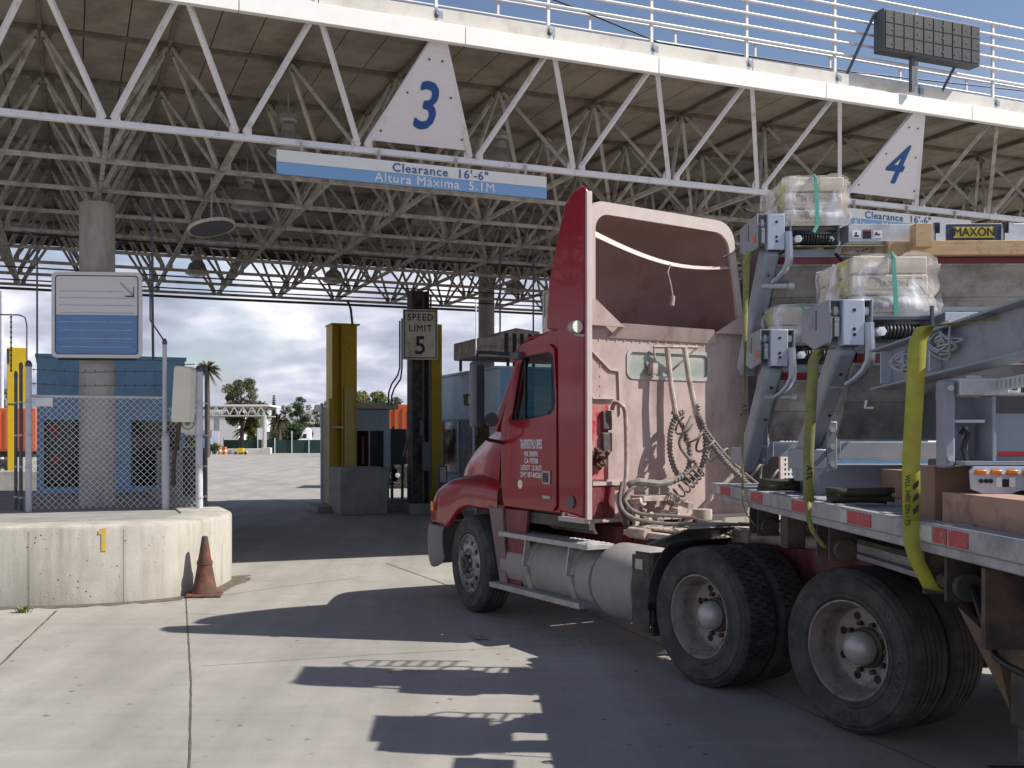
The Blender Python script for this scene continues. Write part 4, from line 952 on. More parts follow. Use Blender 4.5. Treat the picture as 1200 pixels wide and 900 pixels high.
p=at(285,531,140); t=thing('dark_box_post','dark upright box behind the yellow cart','box',(p.x,138.5,0),0); a=MB(); a.box(-.3,.3,-.2,.2,0,2.25); a.build('box',m_black,t,bevel=.02)
# far small canopy
c0=at(192,474,140); c1=at(316,474,140); W=c1.x-c0.x; zt=c0.z; t=thing('far_canopy','small white space frame canopy on pillars across the lot','canopy',(c0.x,140,0),R(0))
a=MB(); a.box(0,W,0,9,zt-.22,zt); a.build('roof_edge',m_white,t)
a=MB(); zb=zt-1.45; a.box(.3,W-.6,.0,.14,zb-.16,zb); a.box(.2,W-.2,.02,.12,zt-.34,zt-.23)
n=11; s=(W-1.0)/n
for i in range(n): x=.4+i*s; a.bar((x,.07,zb),(x+s/2,.07,zt-.3),.16); a.bar((x+s/2,.07,zt-.3),(x+s,.07,zb),.16); a.bar((x+s/2,2.,zb),(x,.07,zt-.35),.06); a.bar((x+s/2,2.,zb),(x+s,.07,zt-.35),.06)
a.build('truss',m_pale,t,smooth=0)
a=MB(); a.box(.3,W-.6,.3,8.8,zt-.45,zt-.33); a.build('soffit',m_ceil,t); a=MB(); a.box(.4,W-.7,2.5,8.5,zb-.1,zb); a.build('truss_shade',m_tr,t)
for px_,yy in ((252,.8),(302,3.5),(308,.8)):
    x=at(px_,500,140).x-c0.x; a=MB(); a.cyl((x,yy,0),(x,yy,zb),.38,n=16); a.build('column',m_lamp,t)
a=MB(); x=at(304,500,140).x-c0.x; a.box(x-.35,x+.35,.2,.3,2.0,3.6); x=at(252,500,140).x-c0.x; a.box(x-.5,x+.5,.2,.3,1.6,3.2); a.builds('sign_box',m_sign,t)
p=at(249,531,139); t=thing('blue_bin','blue box at the foot of the left far canopy pillar','bin',(p.x-.9,138.9,0),0); a=MB(); a.box(-.5,.7,0,.8,0,2.2); a.build('bin',m_blue,t,bevel=.04)
# light mast left + thin arch pole
p=at(2,517,60); t=thing('light_mast','pale grey mast at the left picture edge','mast',(p.x,60,0),0); a=MB(); a.cyl((0,0,0),(0,0,10.6),.12,n=12); a.build('mast',m_post,t)
p=at(13,517,24); t=thing('arched_pole','thin arched pole with a chain above the yellow guard post','pole',(p.x,24,0),0)
a=MB(); a.tube([(-1.1,0,4.75),(-.3,0,4.75),(.2,0,4.74),(.33,0,4.68),(.37,0,4.5),(.37,0,2.2),(.37,0,0)],.018,8); a.build('pole',m_post,t)
a=MB(); z=4.72
while z>3.45: a.bar((0,0,z),(.0,0,z-.055),.03 if int(z*18)%2 else .045,.012); z-=.06
a.build('chain',m_dark,t,smooth=0)
# ================================================================ the truck (tractor unit)
HT = math.atan(.4648/.8854)
TC = Vector((1.72+1.22*.8854, 7.37+1.22*.4648, 0))
trk = thing('semi_truck', 'dusty dark red day cab semi truck with tall hollow roof fairing and lettered door', 'truck', TC, HT)

def tyre_mesh(kind):
    a=MB()
    w=.275
    prof=[(.290,.02),(.300,.0),(.318,-.010),(.322,-.016),(.34,-.017),(.345,-.012),(.375,-.016),(.43,-.018),(.436,-.022),(.446,-.021),(.452,-.012),(.468,-.006),(.472,-.008),(.485,.005),(.497,.022)]
    if kind=='rib':
        g=[.022,.072,.078,.120,.126,.152,.158,.200,.206,w-.022]
        tr=[(.497,.022)]
        for k,(p,q) in enumerate(((.068,.078),(.112,.122),(.153,.163),(.197,.207))): tr+=[(.502,p),(.488,p+.002),(.488,q-.002),(.502,q)]
        prof+=tr+[(.497,w-.022)]
    else: prof+=[(.488,.03),(.488,w-.03),(.497,w-.022)]
    prof+=[(.485,w-.005),(.45,w+.012),(.40,w+.018),(.34,w+.012),(.300,w),(.290,w-.02)]
    a.lathe(prof,axis=(1,0,0),n=72)
    if kind=='lug':
        n=54
        for i in range(n):
            for k in range(4):
                x0=.026+k*.057; t0=2*math.pi*(i+(.5 if k%2 else 0))/n; t1=t0+2*math.pi/n*.80; tm=(t0+t1)/2; sh=.10*2*math.pi/n*3
                vs=[]
                for r in (.484,.503):
                    for (x,t_) in ((x0,t0),(x0+.026,t0+sh*.5),(x0+.052,t0),(x0+.052,t1),(x0+.026,t1+sh*.5),(x0,t1)): vs.append((x,r*math.cos(t_),r*math.sin(t_)))
                a.add(vs,[(0,5,4,3,2,1),(6,7,8,9,10,11)]+[(j,(j+1)%6,6+(j+1)%6,6+j) for j in range(6)])
    return a
def disc_holes(mb,cx_,r,n,x,hr,ph=0,deep=.015,ell=1.0):
    for i in range(n):
        t_=2*math.pi*(i+ph)/n; c=Vector((x,r*math.cos(t_),r*math.sin(t_))); mb.cyl(c,c+Vector((deep,0,0)),hr,n=14)
def wheel(x,y,kind,rimkind,side=-1,letters=None,steer=0.0,tyre_only=False):
    """wheel whose outer face is at x (side -1: facing left)."""
    w=bpy.data.objects.new('wheel',None); COL.objects.link(w); w.parent=trk; w.location=(x,y,.503); w.empty_display_size=.1
    w.rotation_euler=(0,0,(0 if side<0 else math.pi)+steer)
    ty=tyre_mesh(kind).build('tyre',m_rub,w,smooth=40)
    if tyre_only:
        a=MB(); a.lathe([(.29,.02),(.27,.05),(.27,.26)],axis=(1,0,0),n=32); a.build('rim',m_rim,w); return w
    if rimkind=='deep':
        a=MB(); a.lathe([(.292,.03),(.303,.004),(.303,-.006),(.295,-.008),(.288,.0),(.283,.03),(.272,.045),(.262,.10),(.255,.155),(.243,.172),(.215,.176),(.13,.182),(.118,.185)],axis=(1,0,0),n=48); a.build('rim',m_rim,w)
        a=MB(); disc_holes(a,0,.198,8,.1735,.026,.5,.004); a.builds('hand_hole',m_black,w)
        a=MB(); a.lathe([(.125,.19),(.125,.155),(.118,.150),(.105,.148),(.102,.125)],axis=(1,0,0),n=32); a.build('hub',m_dark,w)
        a=MB(); a.lathe([(.103,.15),(.103,.10),(.099,.082),(.085,.058),(.06,.04),(.03,.031),(0,.028)],axis=(1,0,0),n=32); a.build('hub_cap',M('hub_cap_paint',(.46,.44,.43),.4,metal=.3,var=.08),w,smooth=60)
        a=MB(); disc_holes(a,0,.150,10,.150,.016,0,.04); a.builds('lug_nut',m_brown,w)
    else:
        a=MB(); a.lathe([(.292,.03),(.303,.004),(.303,-.006),(.294,-.008),(.288,.0),(.278,.02),(.268,.022),(.255,.012),(.225,-.002),(.19,-.010),(.165,-.008),(.150,-.022),(.12,-.024),(.10,-.012),(.09,.01)],axis=(1,0,0),n=48); a.build('rim',m_alrim,w)
        a=MB(); disc_holes(a,0,.218,10,-.0085,.0245,.0,.012); a.builds('hand_hole',m_black,w)
        a=MB(); disc_holes(a,0,.136,10,-.05,.016,.5,.03); a.builds('lug_nut',m_alrim,w)
        a=MB(); a.lathe([(.10,.02),(.095,-.045),(.085,-.065),(.05,-.07),(.045,-.085),(0,-.085)],axis=(1,0,0),n=24); a.build('hub',m_dark,w)
    if letters:
        for (s,a0,da,sz) in letters:
            for i,ch in enumerate(s):
                if ch==' ': continue
                t_=R(a0+da*i); rad=.395; c=Vector((-.0195,rad*math.sin(t_)*-1,rad*math.cos(t_))); up=Vector((0,-math.sin(t_),math.cos(t_))); xd=up.cross(Vector((-1,0,0)))
                text('sidewall_letter',ch,m_rub2,sz,w,c,xd,up,.003)
    return w
wheel(-1.22,0,'lug','deep')
wheel(-1.22,-1.34,'rib','deep',letters=[('CONTINENTAL',40,8.2,.060),('HTL 1',168,8,.060)])
wheel(-.90,0,'lug','deep',tyre_only=True); wheel(-.90,-1.34,'rib','deep',tyre_only=True)
wheel(1.22,0,'lug','deep',1); wheel(1.22,-1.34,'rib','deep',1); wheel(.90,0,'lug','deep',1,tyre_only=True); wheel(.90,-1.34,'rib','deep',1,tyre_only=True)
wheel(-1.17,3.60,'rib','front',-1,steer=R(-6)); wheel(1.17,3.60,'rib','front',1,steer=R(-6))
# frame, axles
a=MB()
for s in (-1,1): a.box(s*.43-.04,s*.43+.04,-2.35,4.45,.72,.98)
for y in (-2.3,-.7,.7,1.9,3.0): a.box(-.39,.39,y-.05,y+.05,.74,.95)
a.build('frame_rail',m_redd,trk,bevel=.008)
a=MB()
for y in (0,-1.4): a.cyl((-.9,y,.5),(.9,y,.5),.075,n=14); a.lathe([(.0,-.22),(.16,-.18),(.22,0),(.16,.18),(0,.22)],o=(0,y,.5),axis=(0,1,0),n=20)
a.cyl((-1.0,3.6,.45),(1.0,3.6,.45),.05,n=10); a.builds('axle',m_dark,trk)
a=MB()
for s in (-1,1):
    a.tube([(s*.43,.6,.62),(s*.43,0,.70),(s*.43,-.7,.62),(s*.43,-1.4,.70),(s*.43,-2.0,.62)],.05,8)
    a.box(s*.43-.12,s*.43+.12,-.95,-.45,.55,.72)
a.builds('suspension',m_brown,trk)
# fifth wheel and deck behind the cab
a=MB(); a.prism([(-.45,-1.25,1.06),(-.2,-1.5,1.0),(.2,-1.5,1.0),(.45,-1.25,1.06),(.45,-.35,1.12),(-.45,-.35,1.12)],(0,0,.045)); a.box(-.5,.5,-1.0,-.6,.985,1.06); a.build('fifth_wheel',m_brown,trk,bevel=.01)
a=MB(); a.box(-.5,.5,.35,1.75,.985,1.0); a.box(-.62,-.44,.5,1.7,.93,.975)
for i in range(18): a.box(-.5,.5,.38+i*.075,.40+i*.075,1.002,1.01)
a.build('deck_plate',m_beige,trk)
a=MB()
rnd=random.Random(11)
a.cyl((-.25,.15,1.10),(.25,-.10,1.10),.085,n=18); a.cyl((-.52,.2,1.03),(-.30,-.9,1.02),.05,n=12); a.cyl((.1,.3,1.06),(.55,.1,1.05),.06,n=12)
for i in range(16):
    x=rnd.uniform(-.55,.55); y=rnd.uniform(-2.1,.3); s=rnd.uniform(.03,.09); a.box(x-s,x+s,y-s,y+s,.985,.99+s)
for i in range(26): a.cyl((-.43,-2.2+i*.095,.98),(-.43,-2.2+i*.095,1.0),.018,n=8)
a.builds('chassis_fitting',m_beige,trk,bevel=.006)
a=MB()
for i in range(9):
    y0=rnd.uniform(-.9,1.6); x0=rnd.uniform(-.5,.1); a.tube([(x0,y0,1.02),(x0+rnd.uniform(-.2,.2),y0-.3,1.06+rnd.uniform(0,.07)),(x0+rnd.uniform(-.2,.3),y0-.7,1.03)],.012,6)
a.builds('brake_line',m_hose,trk)
# fuel tank, steps
a=MB()
def tanksec(y0,y1,r,c):
    a.lathe([(0,y0+.03),(r*.75,y0+.01),(r*.95,y0),(r,y0+.03),(r,y1-.03),(r*.95,y1),(r*.75,y1-.01),(0,y1-.03)] if False else [(0,0),(r*.8,.0),(r*.95,.02),(r,.06),(r,y1-y0-.06),(r*.95,y1-y0-.02),(r*.8,y1-y0),(0,y1-y0)],o=(c[0],y0,c[1]),axis=(0,1,0),n=40)
tanksec(1.46,3.02,.285,(-.885,.565)); tanksec(.86,1.44,.325,(-.86,.575)); tank=a.build('fuel_tank',m_tank,trk,smooth=40)
for y in (2.45,1.72):
    a=MB(); a.lathe([(.288,-.035),(.296,-.03),(.296,.03),(.288,.035)],o=(-.885,y,.565),axis=(0,1,0),n=40); a.build('tank_strap',m_step,tank)
a=MB(); a.cyl((-.95,2.75,.83),(-.95,2.75,.90),.05,n=14); a.build('fuel_cap',m_step,tank)
a=MB(); a.box(-1.21,-.93,1.42,2.93,.845,.89); 
for i in range(20): a.box(-1.19,-.95,1.45+i*.073,1.47+i*.073,.892,.898)
a.build('step',m_step,trk,bevel=.006)
a=MB(); a.box(-1.24,-1.0,1.50,3.06,.335,.385)
for i in range(20): a.box(-1.22,-1.02,1.53+i*.075,1.55+i*.075,.387,.393)
a.build('step',m_step,trk,bevel=.006)
a=MB()
for y in (1.72,2.45): a.bar((-1.17,y,.845),(-1.19,y+.02,.60),.05,.02); a.bar((-1.19,y,.60),(-1.12,y,.385),.08,.03)
a.builds('step_bracket',m_step,trk)
a=MB(); a.box(-1.17,-.95,.80,.855,.30,.87); a.box(-1.18,-1.165,.62,.80,.27,.90); a.box(-1.16,-.6,.60,.63,.25,.9); a.builds('battery_box',m_dark,trk,bevel=.006)
a=MB(); a.box(-1.186,-1.181,.70,.79,.76,.84); a.build('data_plate',m_step,trk)
# quarter fender / flap ahead of the drive tyre
a=MB(); rows=[]
for x in (-1.21,-.62):
    rows.append([(x,math.cos(R(q))*.60*1.0+.0,.5+math.sin(R(q))*.60) for q in range(-4,66,7)])
a.grid(rows); a.build('quarter_fender',m_black,trk,solid=.014)
a=MB(); a.prism([(-1.20,.62,.96),(-.6,.62,.96),(-.6,.30,1.09),(-1.1,.30,1.09)],(0,.0,.015)); a.prism([(-1.0,.50,1.115),(-.6,.50,1.115),(-.55,.1,1.13),(-.95,.12,1.13)],(0,0,.012)); a.builds('fender_bracket',m_postd,trk)

# ---- cab: side plates with real window openings
def catmull_closed(P,k=4): return P
win=[(2.77,1.985),(2.57,2.555),(2.10,2.565),(2.065,2.54),(2.03,2.13),(2.05,2.06),(2.11,2.03),(2.45,1.99)]
out=[(3.04,1.93),(2.66,2.70),(2.10,2.78),(2.0,2.78),(1.97,2.3),(1.97,1.12),(2.4,1.12),(3.04,1.12)]
for s in (-1,1):
    xo=s*1.12
    O=[(xo,y,z) for y,z in out]; I=[(xo,y,z) for y,z in win]
    # order both loops the same way round
    a=MB(); a.ringplate(O,I,(-s*.05,0,0)); o=a.build('cab_side',m_red,trk,bevel=.012 if s<0 else 0)
# door skin (slightly proud) on the left
for s in (-1,1):
    xd=s*1.124
    do=[(2.93,1.90),(2.66,2.60),(2.52,2.645),(2.12,2.655),(2.03,2.60),(1.995,2.2),(1.995,1.20),(2.05,1.14),(2.93,1.14),(2.97,1.25)]
    di=[(2.80,1.965),(2.62,2.50),(2.56,2.575),(2.12,2.585),(2.05,2.545),(2.012,2.13),(2.03,2.05),(2.09,2.015),(2.45,1.975),(2.70,1.96)]
    a=MB(); a.ringplate([(xd,y,z) for y,z in do],[(xd,y,z) for y,z in di],(s*.022,0,0)); d=a.build('door',m_red,trk,bevel=.009)
    a=MB(); a.ringplate([(xd+s*.023,y,z) for y,z in di],[(xd+s*.023,2.40+(y-2.40)*.955,2.27+(z-2.27)*.955) for y,z in di],(-s*.03,0,0)); a.build('window_seal',m_black,d)
    a=MB(); a.prism([(xd,y,z) for y,z in di],(-s*.006,0,0)); a.build('window',glassm('cab_glass',(.80,.88,.85),.12),d,smooth=0)
    a=MB(); a.box(min(xd+s*.012,xd-s*.01),max(xd+s*.012,xd-s*.01),2.545,2.575,1.97,2.57); a.build('window_divider',m_black,d)
    a=MB(); xx=xd+s*.023; a.box(min(xx,xx+s*.012),max(xx,xx+s*.012),2.085,2.215,1.375,1.50); hd=a.build('door_handle',m_step,d,bevel=.012)
    a=MB(); xx=xd+s*.036; a.box(min(xx,xx+s*.006),max(xx,xx+s*.006),2.11,2.19,1.395,1.48); a.build('handle_grip',m_dark,d)
    a=MB(); xx=xd+s*.023; a.box(min(xx,xx+s*.006),max(xx,xx+s*.006),2.09,2.22,1.245,1.27); a.build('step_plate',m_step,d)
    a=MB(); xx=xd+s*.023; a.cyl((xx,2.62,1.36),(xx+s*.003,2.62,1.36),.042,n=24); a.build('round_sticker',m_cream,d)
    if s<0:
        for k,(tx,sz,wy) in enumerate((('TRANSPORTES PALO EXPRESS',.135,.38),('MX 300391',.075,.70),('CA 192708',.075,.70),('USDOT 1215672',.075,.70),('DMT 057-042265',.075,.70))):
            z=(1.738,1.648,1.583,1.518,1.452)[k]
            o=text('door_lettering',tx,m_lw,sz,d,(xd-.0245,2.42,z),(0,-1,0),(0,0,1),.002,bold=.0012,sx=wy*(1.0 if k else .56),sy=.92)
# A pillar / windshield, cab shell
a=MB(); a.box(-1.07,1.07,1.97,2.0,1.05,2.80); back=None
# back wall with window opening
a=MB()
wo=[(-1.10,1.945,1.02),(1.10,1.945,1.02),(1.10,1.945,2.84),(-1.10,1.945,2.84)]
def rr2(x0,x1,z0,z1,r,y,k=4): return rr(x0,x1,z0,z1,r,y,k)
wi=rr2(-.385,.575,2.37,2.615,.06,1.945)
n=len(wi)
def outer_for(pts,x0,x1,z0,z1,y):
    cx_=sum(p[0] for p in pts)/len(pts); cz_=sum(p[2] for p in pts)/len(pts); o=[]
    for p in pts:
        dx,dz=p[0]-cx_,p[2]-cz_; k=min([abs((x1-cx_)/dx) if dx>0 else 1e9, abs((x0-cx_)/dx) if dx<0 else 1e9, abs((z1-cz_)/dz) if dz>0 else 1e9, abs((z0-cz_)/dz) if dz<0 else 1e9]); o.append((cx_+dx*k,y,cz_+dz*k))
    return o
def backplate(pts,x0,x1,z0,z1,y,th):
    # strips: simple decomposition around a rounded hole
    b=MB(); hx0=min(p[0] for p in pts); hx1=max(p[0] for p in pts); hz0=min(p[2] for p in pts); hz1=max(p[2] for p in pts); m=.02
    b.box(x0,hx0-m,y,y+th,z0,z1); b.box(hx1+m,x1,y,y+th,z0,z1); b.box(hx0-m,hx1+m,y,y+th,z0,hz0-m); b.box(hx0-m,hx1+m,y,y+th,hz1+m,z1)
    o=outer_for(pts,hx0-m,hx1+m,hz0-m,hz1+m,y); b.ringplate(o,pts,(0,th,0)); return b
b=backplate(wi,-1.10,1.10,1.02,2.84,1.945,.03); b.build('cab_back_wall',m_dust,trk,smooth=0)
a=MB(); a.ringplate(rr(-.405,.595,2.35,2.635,.075,1.936),rr(-.372,.562,2.383,2.602,.05,1.936),(0,.012,0)); a.build('rear_window_frame',m_step,trk)
a=MB(); a.prism(rr(-.385,.575,2.37,2.615,.06,1.952),(0,.006,0)); a.build('rear_window',M('dusty_glass',(.30,.335,.29),.25,var=.12,scale=6,dirt=(.42,.40,.34),damt=.35,dscale=4),trk)
# panel ribs and rivets on the back wall
a=MB()
for (x0,x1,z0,z1) in ((-.80,-.55,2.155,2.17),(-.80,-.42,1.365,1.40),(-1.09,1.09,1.03,1.06)): a.box(x0,x1,1.915,1.944,z0,z1)
a.bar((-.88,1.935,2.66),(-.60,1.935,2.43),.016,.016); a.bar((-.60,1.935,2.43),(-.50,1.935,2.42),.016,.016); a.bar((-.50,1.935,2.42),(-.48,1.935,2.02),.016,.016)
a.builds('back_wall_rib',m_trim,trk)
a=MB()
for i in range(22):
    for z in (2.70,): a.cyl((-1.0+i*.095,1.936,z),(-1.0+i*.095,1.946,z),.006,n=6)
    a.cyl((-1.0+i*.095,1.936,1.10),(-1.0+i*.095,1.946,1.10),.006,n=6)
for i in range(16): 
    for x in (-.70,.62): a.cyl((x,1.936,1.2+i*.09),(x,1.946,1.2+i*.09),.006,n=6)
a.build('rivet',m_trim,trk)
a=MB(); a.box(-1.07,-.55,1.925,1.943,1.07,1.36); a.build('red_patch',m_redd,trk)
a=MB(); a.box(-1.02,-.62,1.93,1.942,1.42,2.10); a.build('worn_red_panel',M('worn_red_dust',(.52,.36,.33),.75,var=.15,dirt=(.42,.03,.04),damt=.55,dscale=5),trk)
for z in (1.96,1.76):
    a=MB(); a.box(-.71,-.60,1.89,1.93,z-.09,z+.09); a.build('rear_light',m_hosed,trk,bevel=.015)
# roof, front wall, windshield
a=MB(); rows=[]
for x in (-1.08,-.9,-.4,.4,.9,1.08):
    k=0.0 if abs(x)<1 else -.05
    rows.append([(x,1.97,2.80+k),(x,2.55,2.80+k),(x,2.72,2.72+k),(x,2.86,2.66+k)])
a.grid(rows); a.build('cab_roof',m_red,trk,solid=.03)
a=MB(); a.prism([(-1.06,2.60,2.70),(-1.06,2.98,2.58),(-1.06,2.95,2.54),(-1.06,2.60,2.62)],(2.12,0,0)); a.build('sun_visor',m_red,trk,bevel=.01)
a=MB(); g=[(-1.02,3.13,1.93),(1.02,3.13,1.93),(.96,2.70,2.62),(-.96,2.70,2.62)]; a.prism(g,(0,.006,.004)); a.build('windshield',glassm('cab_glass'),trk,smooth=0)
a=MB()
for s in (-1,1): a.bar((s*1.08,3.16,1.88),(s*1.03,2.70,2.66),.09,.09)
a.bar((0,3.14,1.9),(0,2.7,2.64),.03); a.builds('windshield_pillar',m_red,trk,bevel=.015)
a=MB(); a.box(-1.06,1.06,3.05,3.14,1.1,1.88); a.box(-1.06,1.06,2.0,3.05,1.10,1.15); a.build('cab_floor',m_black,trk)
for sx_ in (-.55,.55):
    a=MB(); a.box(sx_-.25,sx_+.25,2.10,2.6,1.2,1.65); a.box(sx_-.25,sx_+.25,2.05,2.18,1.6,2.08); a.build('seat',m_black,trk,bevel=.05)
a=MB(); a.lathe([(.2,-.012),(.212,0),(.2,.012),(.188,0),(.2,-.012)],o=(-.55,2.78,1.92),axis=(0,-.8,.6),n=24); a.build('steering_wheel',m_black,trk)
a=MB(); a.tube([(-.9,2.42,2.56),(-.91,2.42,2.3),(-.9,2.42,2.0)],.02,8); a.build('hanging_cloth',M('cab_blue_cloth',(.02,.09,.25),.8),trk)
# lower skirt
a=MB(); a.box(-1.10,-1.04,1.55,2.55,1.0,1.10); a.prism([(-1.09,1.60,1.10),(-1.09,2.55,1.10),(-1.0,2.3,.96),(-1.0,1.60,.96)],(.03,0,0)); a.build('cab_skirt',m_dark,trk)
# side extenders
ext=[(1.552,1.10),(1.535,3.90),(1.56,3.96),(1.62,3.985),(1.72,3.97),(1.86,3.88),(2.02,3.50),(2.13,3.20),(2.17,2.80),(1.985,2.76),(1.965,1.14)]
for s in (-1,1):
    x0=s*1.15; rows=[]
    poly=[(x0,y,z) for y,z in ext]
    a=MB(); a.prism(poly,(-s*.055,0,0)); a.build('side_extender',m_red if s<0 else m_postd,trk,bevel=.026)
    a=MB(); a.box(min(x0,x0-s*.06),max(x0,x0-s*.06),1.512,1.535,1.09,3.92); a.build('extender_trim',m_trim,trk,bevel=.008)
a=MB(); a.cyl((-1.153,1.74,1.235),(-1.163,1.74,1.235),.055,n=20); a.build('side_marker',m_postd,trk)
a=MB(); a.box(-1.152,-1.10,1.535,1.95,1.06,1.098); a.build('extender_skirt',m_trim,trk)
# chrome-like reflection strip: thin vertical polished stack behind extender
# work lamp
wl=MB(); wl.lathe([(0,-.03),(.052,-.03),(.058,0),(.05,.05),(.03,.07),(0,.07)],o=(-1.205,1.60,2.755),axis=(0,1,0),n=24); o=wl.build('work_lamp',m_step,trk)
a=MB(); a.cyl((-1.205,1.564,2.755),(-1.205,1.574,2.755),.052,n=24); a.build('lamp_lens',m_cream,o)
a=MB(); a.bar((-1.205,1.62,2.69),(-1.14,1.56,2.68),.02); a.build('lamp_bracket',m_step,o)
# ---- roof fairing: open hollow shell
def fsec(y,zt,xl,xr,zb,r,n=9,flare=.14):
    pts=[(xl,y,zb)]
    for i in range(n+1):
        q=R(180-90*i/n); pts.append((xl+r+r*math.cos(q),y,zt-r+r*math.sin(q)))
    r2=r*1.35; zr=zt-.035
    for i in range(n+1):
        q=R(90-90*i/n); pts.append((xr-flare-r2+r2*math.cos(q),y,zr-r2+r2*math.sin(q)))
    pts.append((xr,y,zb)); return pts
secs=[(1.905,3.95,-.875,1.0,2.84,.16),(2.1,3.92,-.87,.99,2.84,.2),(2.35,3.74,-.85,.97,2.84,.26),(2.6,3.42,-.81,.93,2.83,.26),(2.85,3.08,-.75,.87,2.80,.12),(3.0,2.88,-.64,.76,2.74,.05)]
a=MB(); a.grid([fsec(*s_) for s_ in secs]); fair=a.build('roof_fairing',m_red,trk,smooth=60,subd=1)
ins=[(1.905,3.83,-.79,.93,2.85,.14),(2.0,3.82,-.785,.92,2.85,.18),(2.2,3.74,-.75,.87,2.85,.26),(2.4,3.58,-.66,.78,2.85,.32,9,.1),(2.56,3.34,-.5,.6,2.85,.24,9,.06),(2.66,3.08,-.28,.36,2.85,.1,9,.03),(2.70,2.9,-.05,.12,2.85,.02,9,.0)]
a=MB(); a.grid([fsec(*s_) for s_ in ins]); a.build('fairing_cavity',m_cav,fair,smooth=180,subd=1)
a=MB(); a.box(-.78,.90,1.96,2.7,2.838,2.852); a.build('fairing_floor',m_cav,fair)
# rim
L0=[fsec(1.95,3.955,-.88,1.005,2.84,.16),fsec(1.885,3.95,-.877,1.002,2.84,.16),fsec(1.882,3.835,-.797,.935,2.84,.14),fsec(1.95,3.83,-.788,.927,2.84,.14)]
a=MB(); a.grid(L0); a.build('fairing_rim',m_trim,fair,smooth=30)
a=MB(); a.prism([(-.87,1.872,2.82),(-.48,1.872,2.82),(-.79,1.872,3.05),(-.87,1.872,3.08)],(0,.03,0)); a.prism([(1.0,1.872,2.82),(.62,1.872,2.82),(.93,1.872,3.0),(1.0,1.872,3.02)],(0,.03,0)); a.builds('rim_gusset',m_dust,fair)
a=MB(); a.prism([(-.50,1.88,2.855),(.60,1.88,2.85),(.66,1.93,2.72),(-.62,1.93,2.72)],(0,.012,0)); a.build('fairing_apron',m_dust,fair)
a=MB()
rows=[[],[]]
for i in range(13):
    f=i/12; x=-.80+1.62*f; z=3.66-.22*math.sin(f*math.pi*.62)+.05*max(0,f-.6); y=1.90+.05*math.sin(f*math.pi); hh_=.034-.02*f; rows[0].append((x,y+.035,z+hh_)); rows[1].append((x,y,z-hh_))
a.grid(rows); a.build('cross_rib',m_trim,fair,solid=.006,smooth=0)
a=MB(); a.tube([(.06,1.88,3.44),(.02,1.87,3.36),(.06,1.87,3.24),(.08,1.87,3.14)],.007,6); a.cyl((.08,1.87,3.14),(.07,1.87,3.05),.022,n=10); a.build('dangling_plug',m_beige,fair)
a=MB(); a.tube([(.70,1.88,3.56),(.85,1.86,3.63),(.97,1.84,3.66)],.007,6); a.build('tie_cord',m_hosed,fair)

# ---- hood and fenders
def lerp(a_,b_,t_): return a_+(b_-a_)*t_
def interp(tab,y):
    for (y0,v0),(y1,v1) in zip(tab,tab[1:]):
        if y<=y1: t_=(y-y0)/(y1-y0); return v0+(v1-v0)*max(0,min(1,t_))
    return tab[-1][1]
ht=[(3.13,2.03),(3.6,1.93),(4.0,1.82),(4.3,1.71),(4.5,1.60),(4.62,1.50),(4.70,1.34)]
hw=[(3.13,1.07),(3.6,.98),(4.0,.87),(4.4,.80),(4.6,.74),(4.70,.68)]
rows=[]
ys=[3.13,3.2,3.6,3.9,4.15,4.35,4.5,4.6,4.66,4.70]
for y in ys:
    zt=interp(ht,y); w=interp(hw,y); row=[]
    for (fx,fz) in ((-1.02,-1),(-1.0,-.45),(-.97,-.22),(-.88,-.07),(-.65,-.015),(-.3,.012),(0,.018),(.3,.012),(.65,-.015),(.88,-.07),(.97,-.22),(1.0,-.45),(1.02,-1)):
        z=zt+fz*.55 if fz>-1 else min(zt-.45,1.18); z=max(z,.86) if y>4.6 else z
        row.append((fx*w,y,z))
    rows.append(row)
a=MB(); a.grid(rows); nose=[(x*1.0,4.72,z) for (x,_,z) in [(-.60,0,.80),(.60,0,.80)]]
hood=a.build('hood',m_red,trk,smooth=60,subd=1)
a=MB(); a.prism([(-.5,4.715,.80),(.5,4.715,.80),(.48,4.68,1.22),(-.48,4.68,1.22)],(0,.02,0)); a.build('grille',m_alrim,hood)
zt_f=[(3.02,1.38),(3.3,1.41),(3.8,1.41),(4.15,1.38),(4.4,1.31),(4.6,1.20),(4.72,1.08),(4.78,.98)]
def zarch(y):
    d=abs(y-3.62)
    if d<.60: return .5+math.sqrt(.60**2-d*d)*1.0
    return .5 if y<3.62 else .86
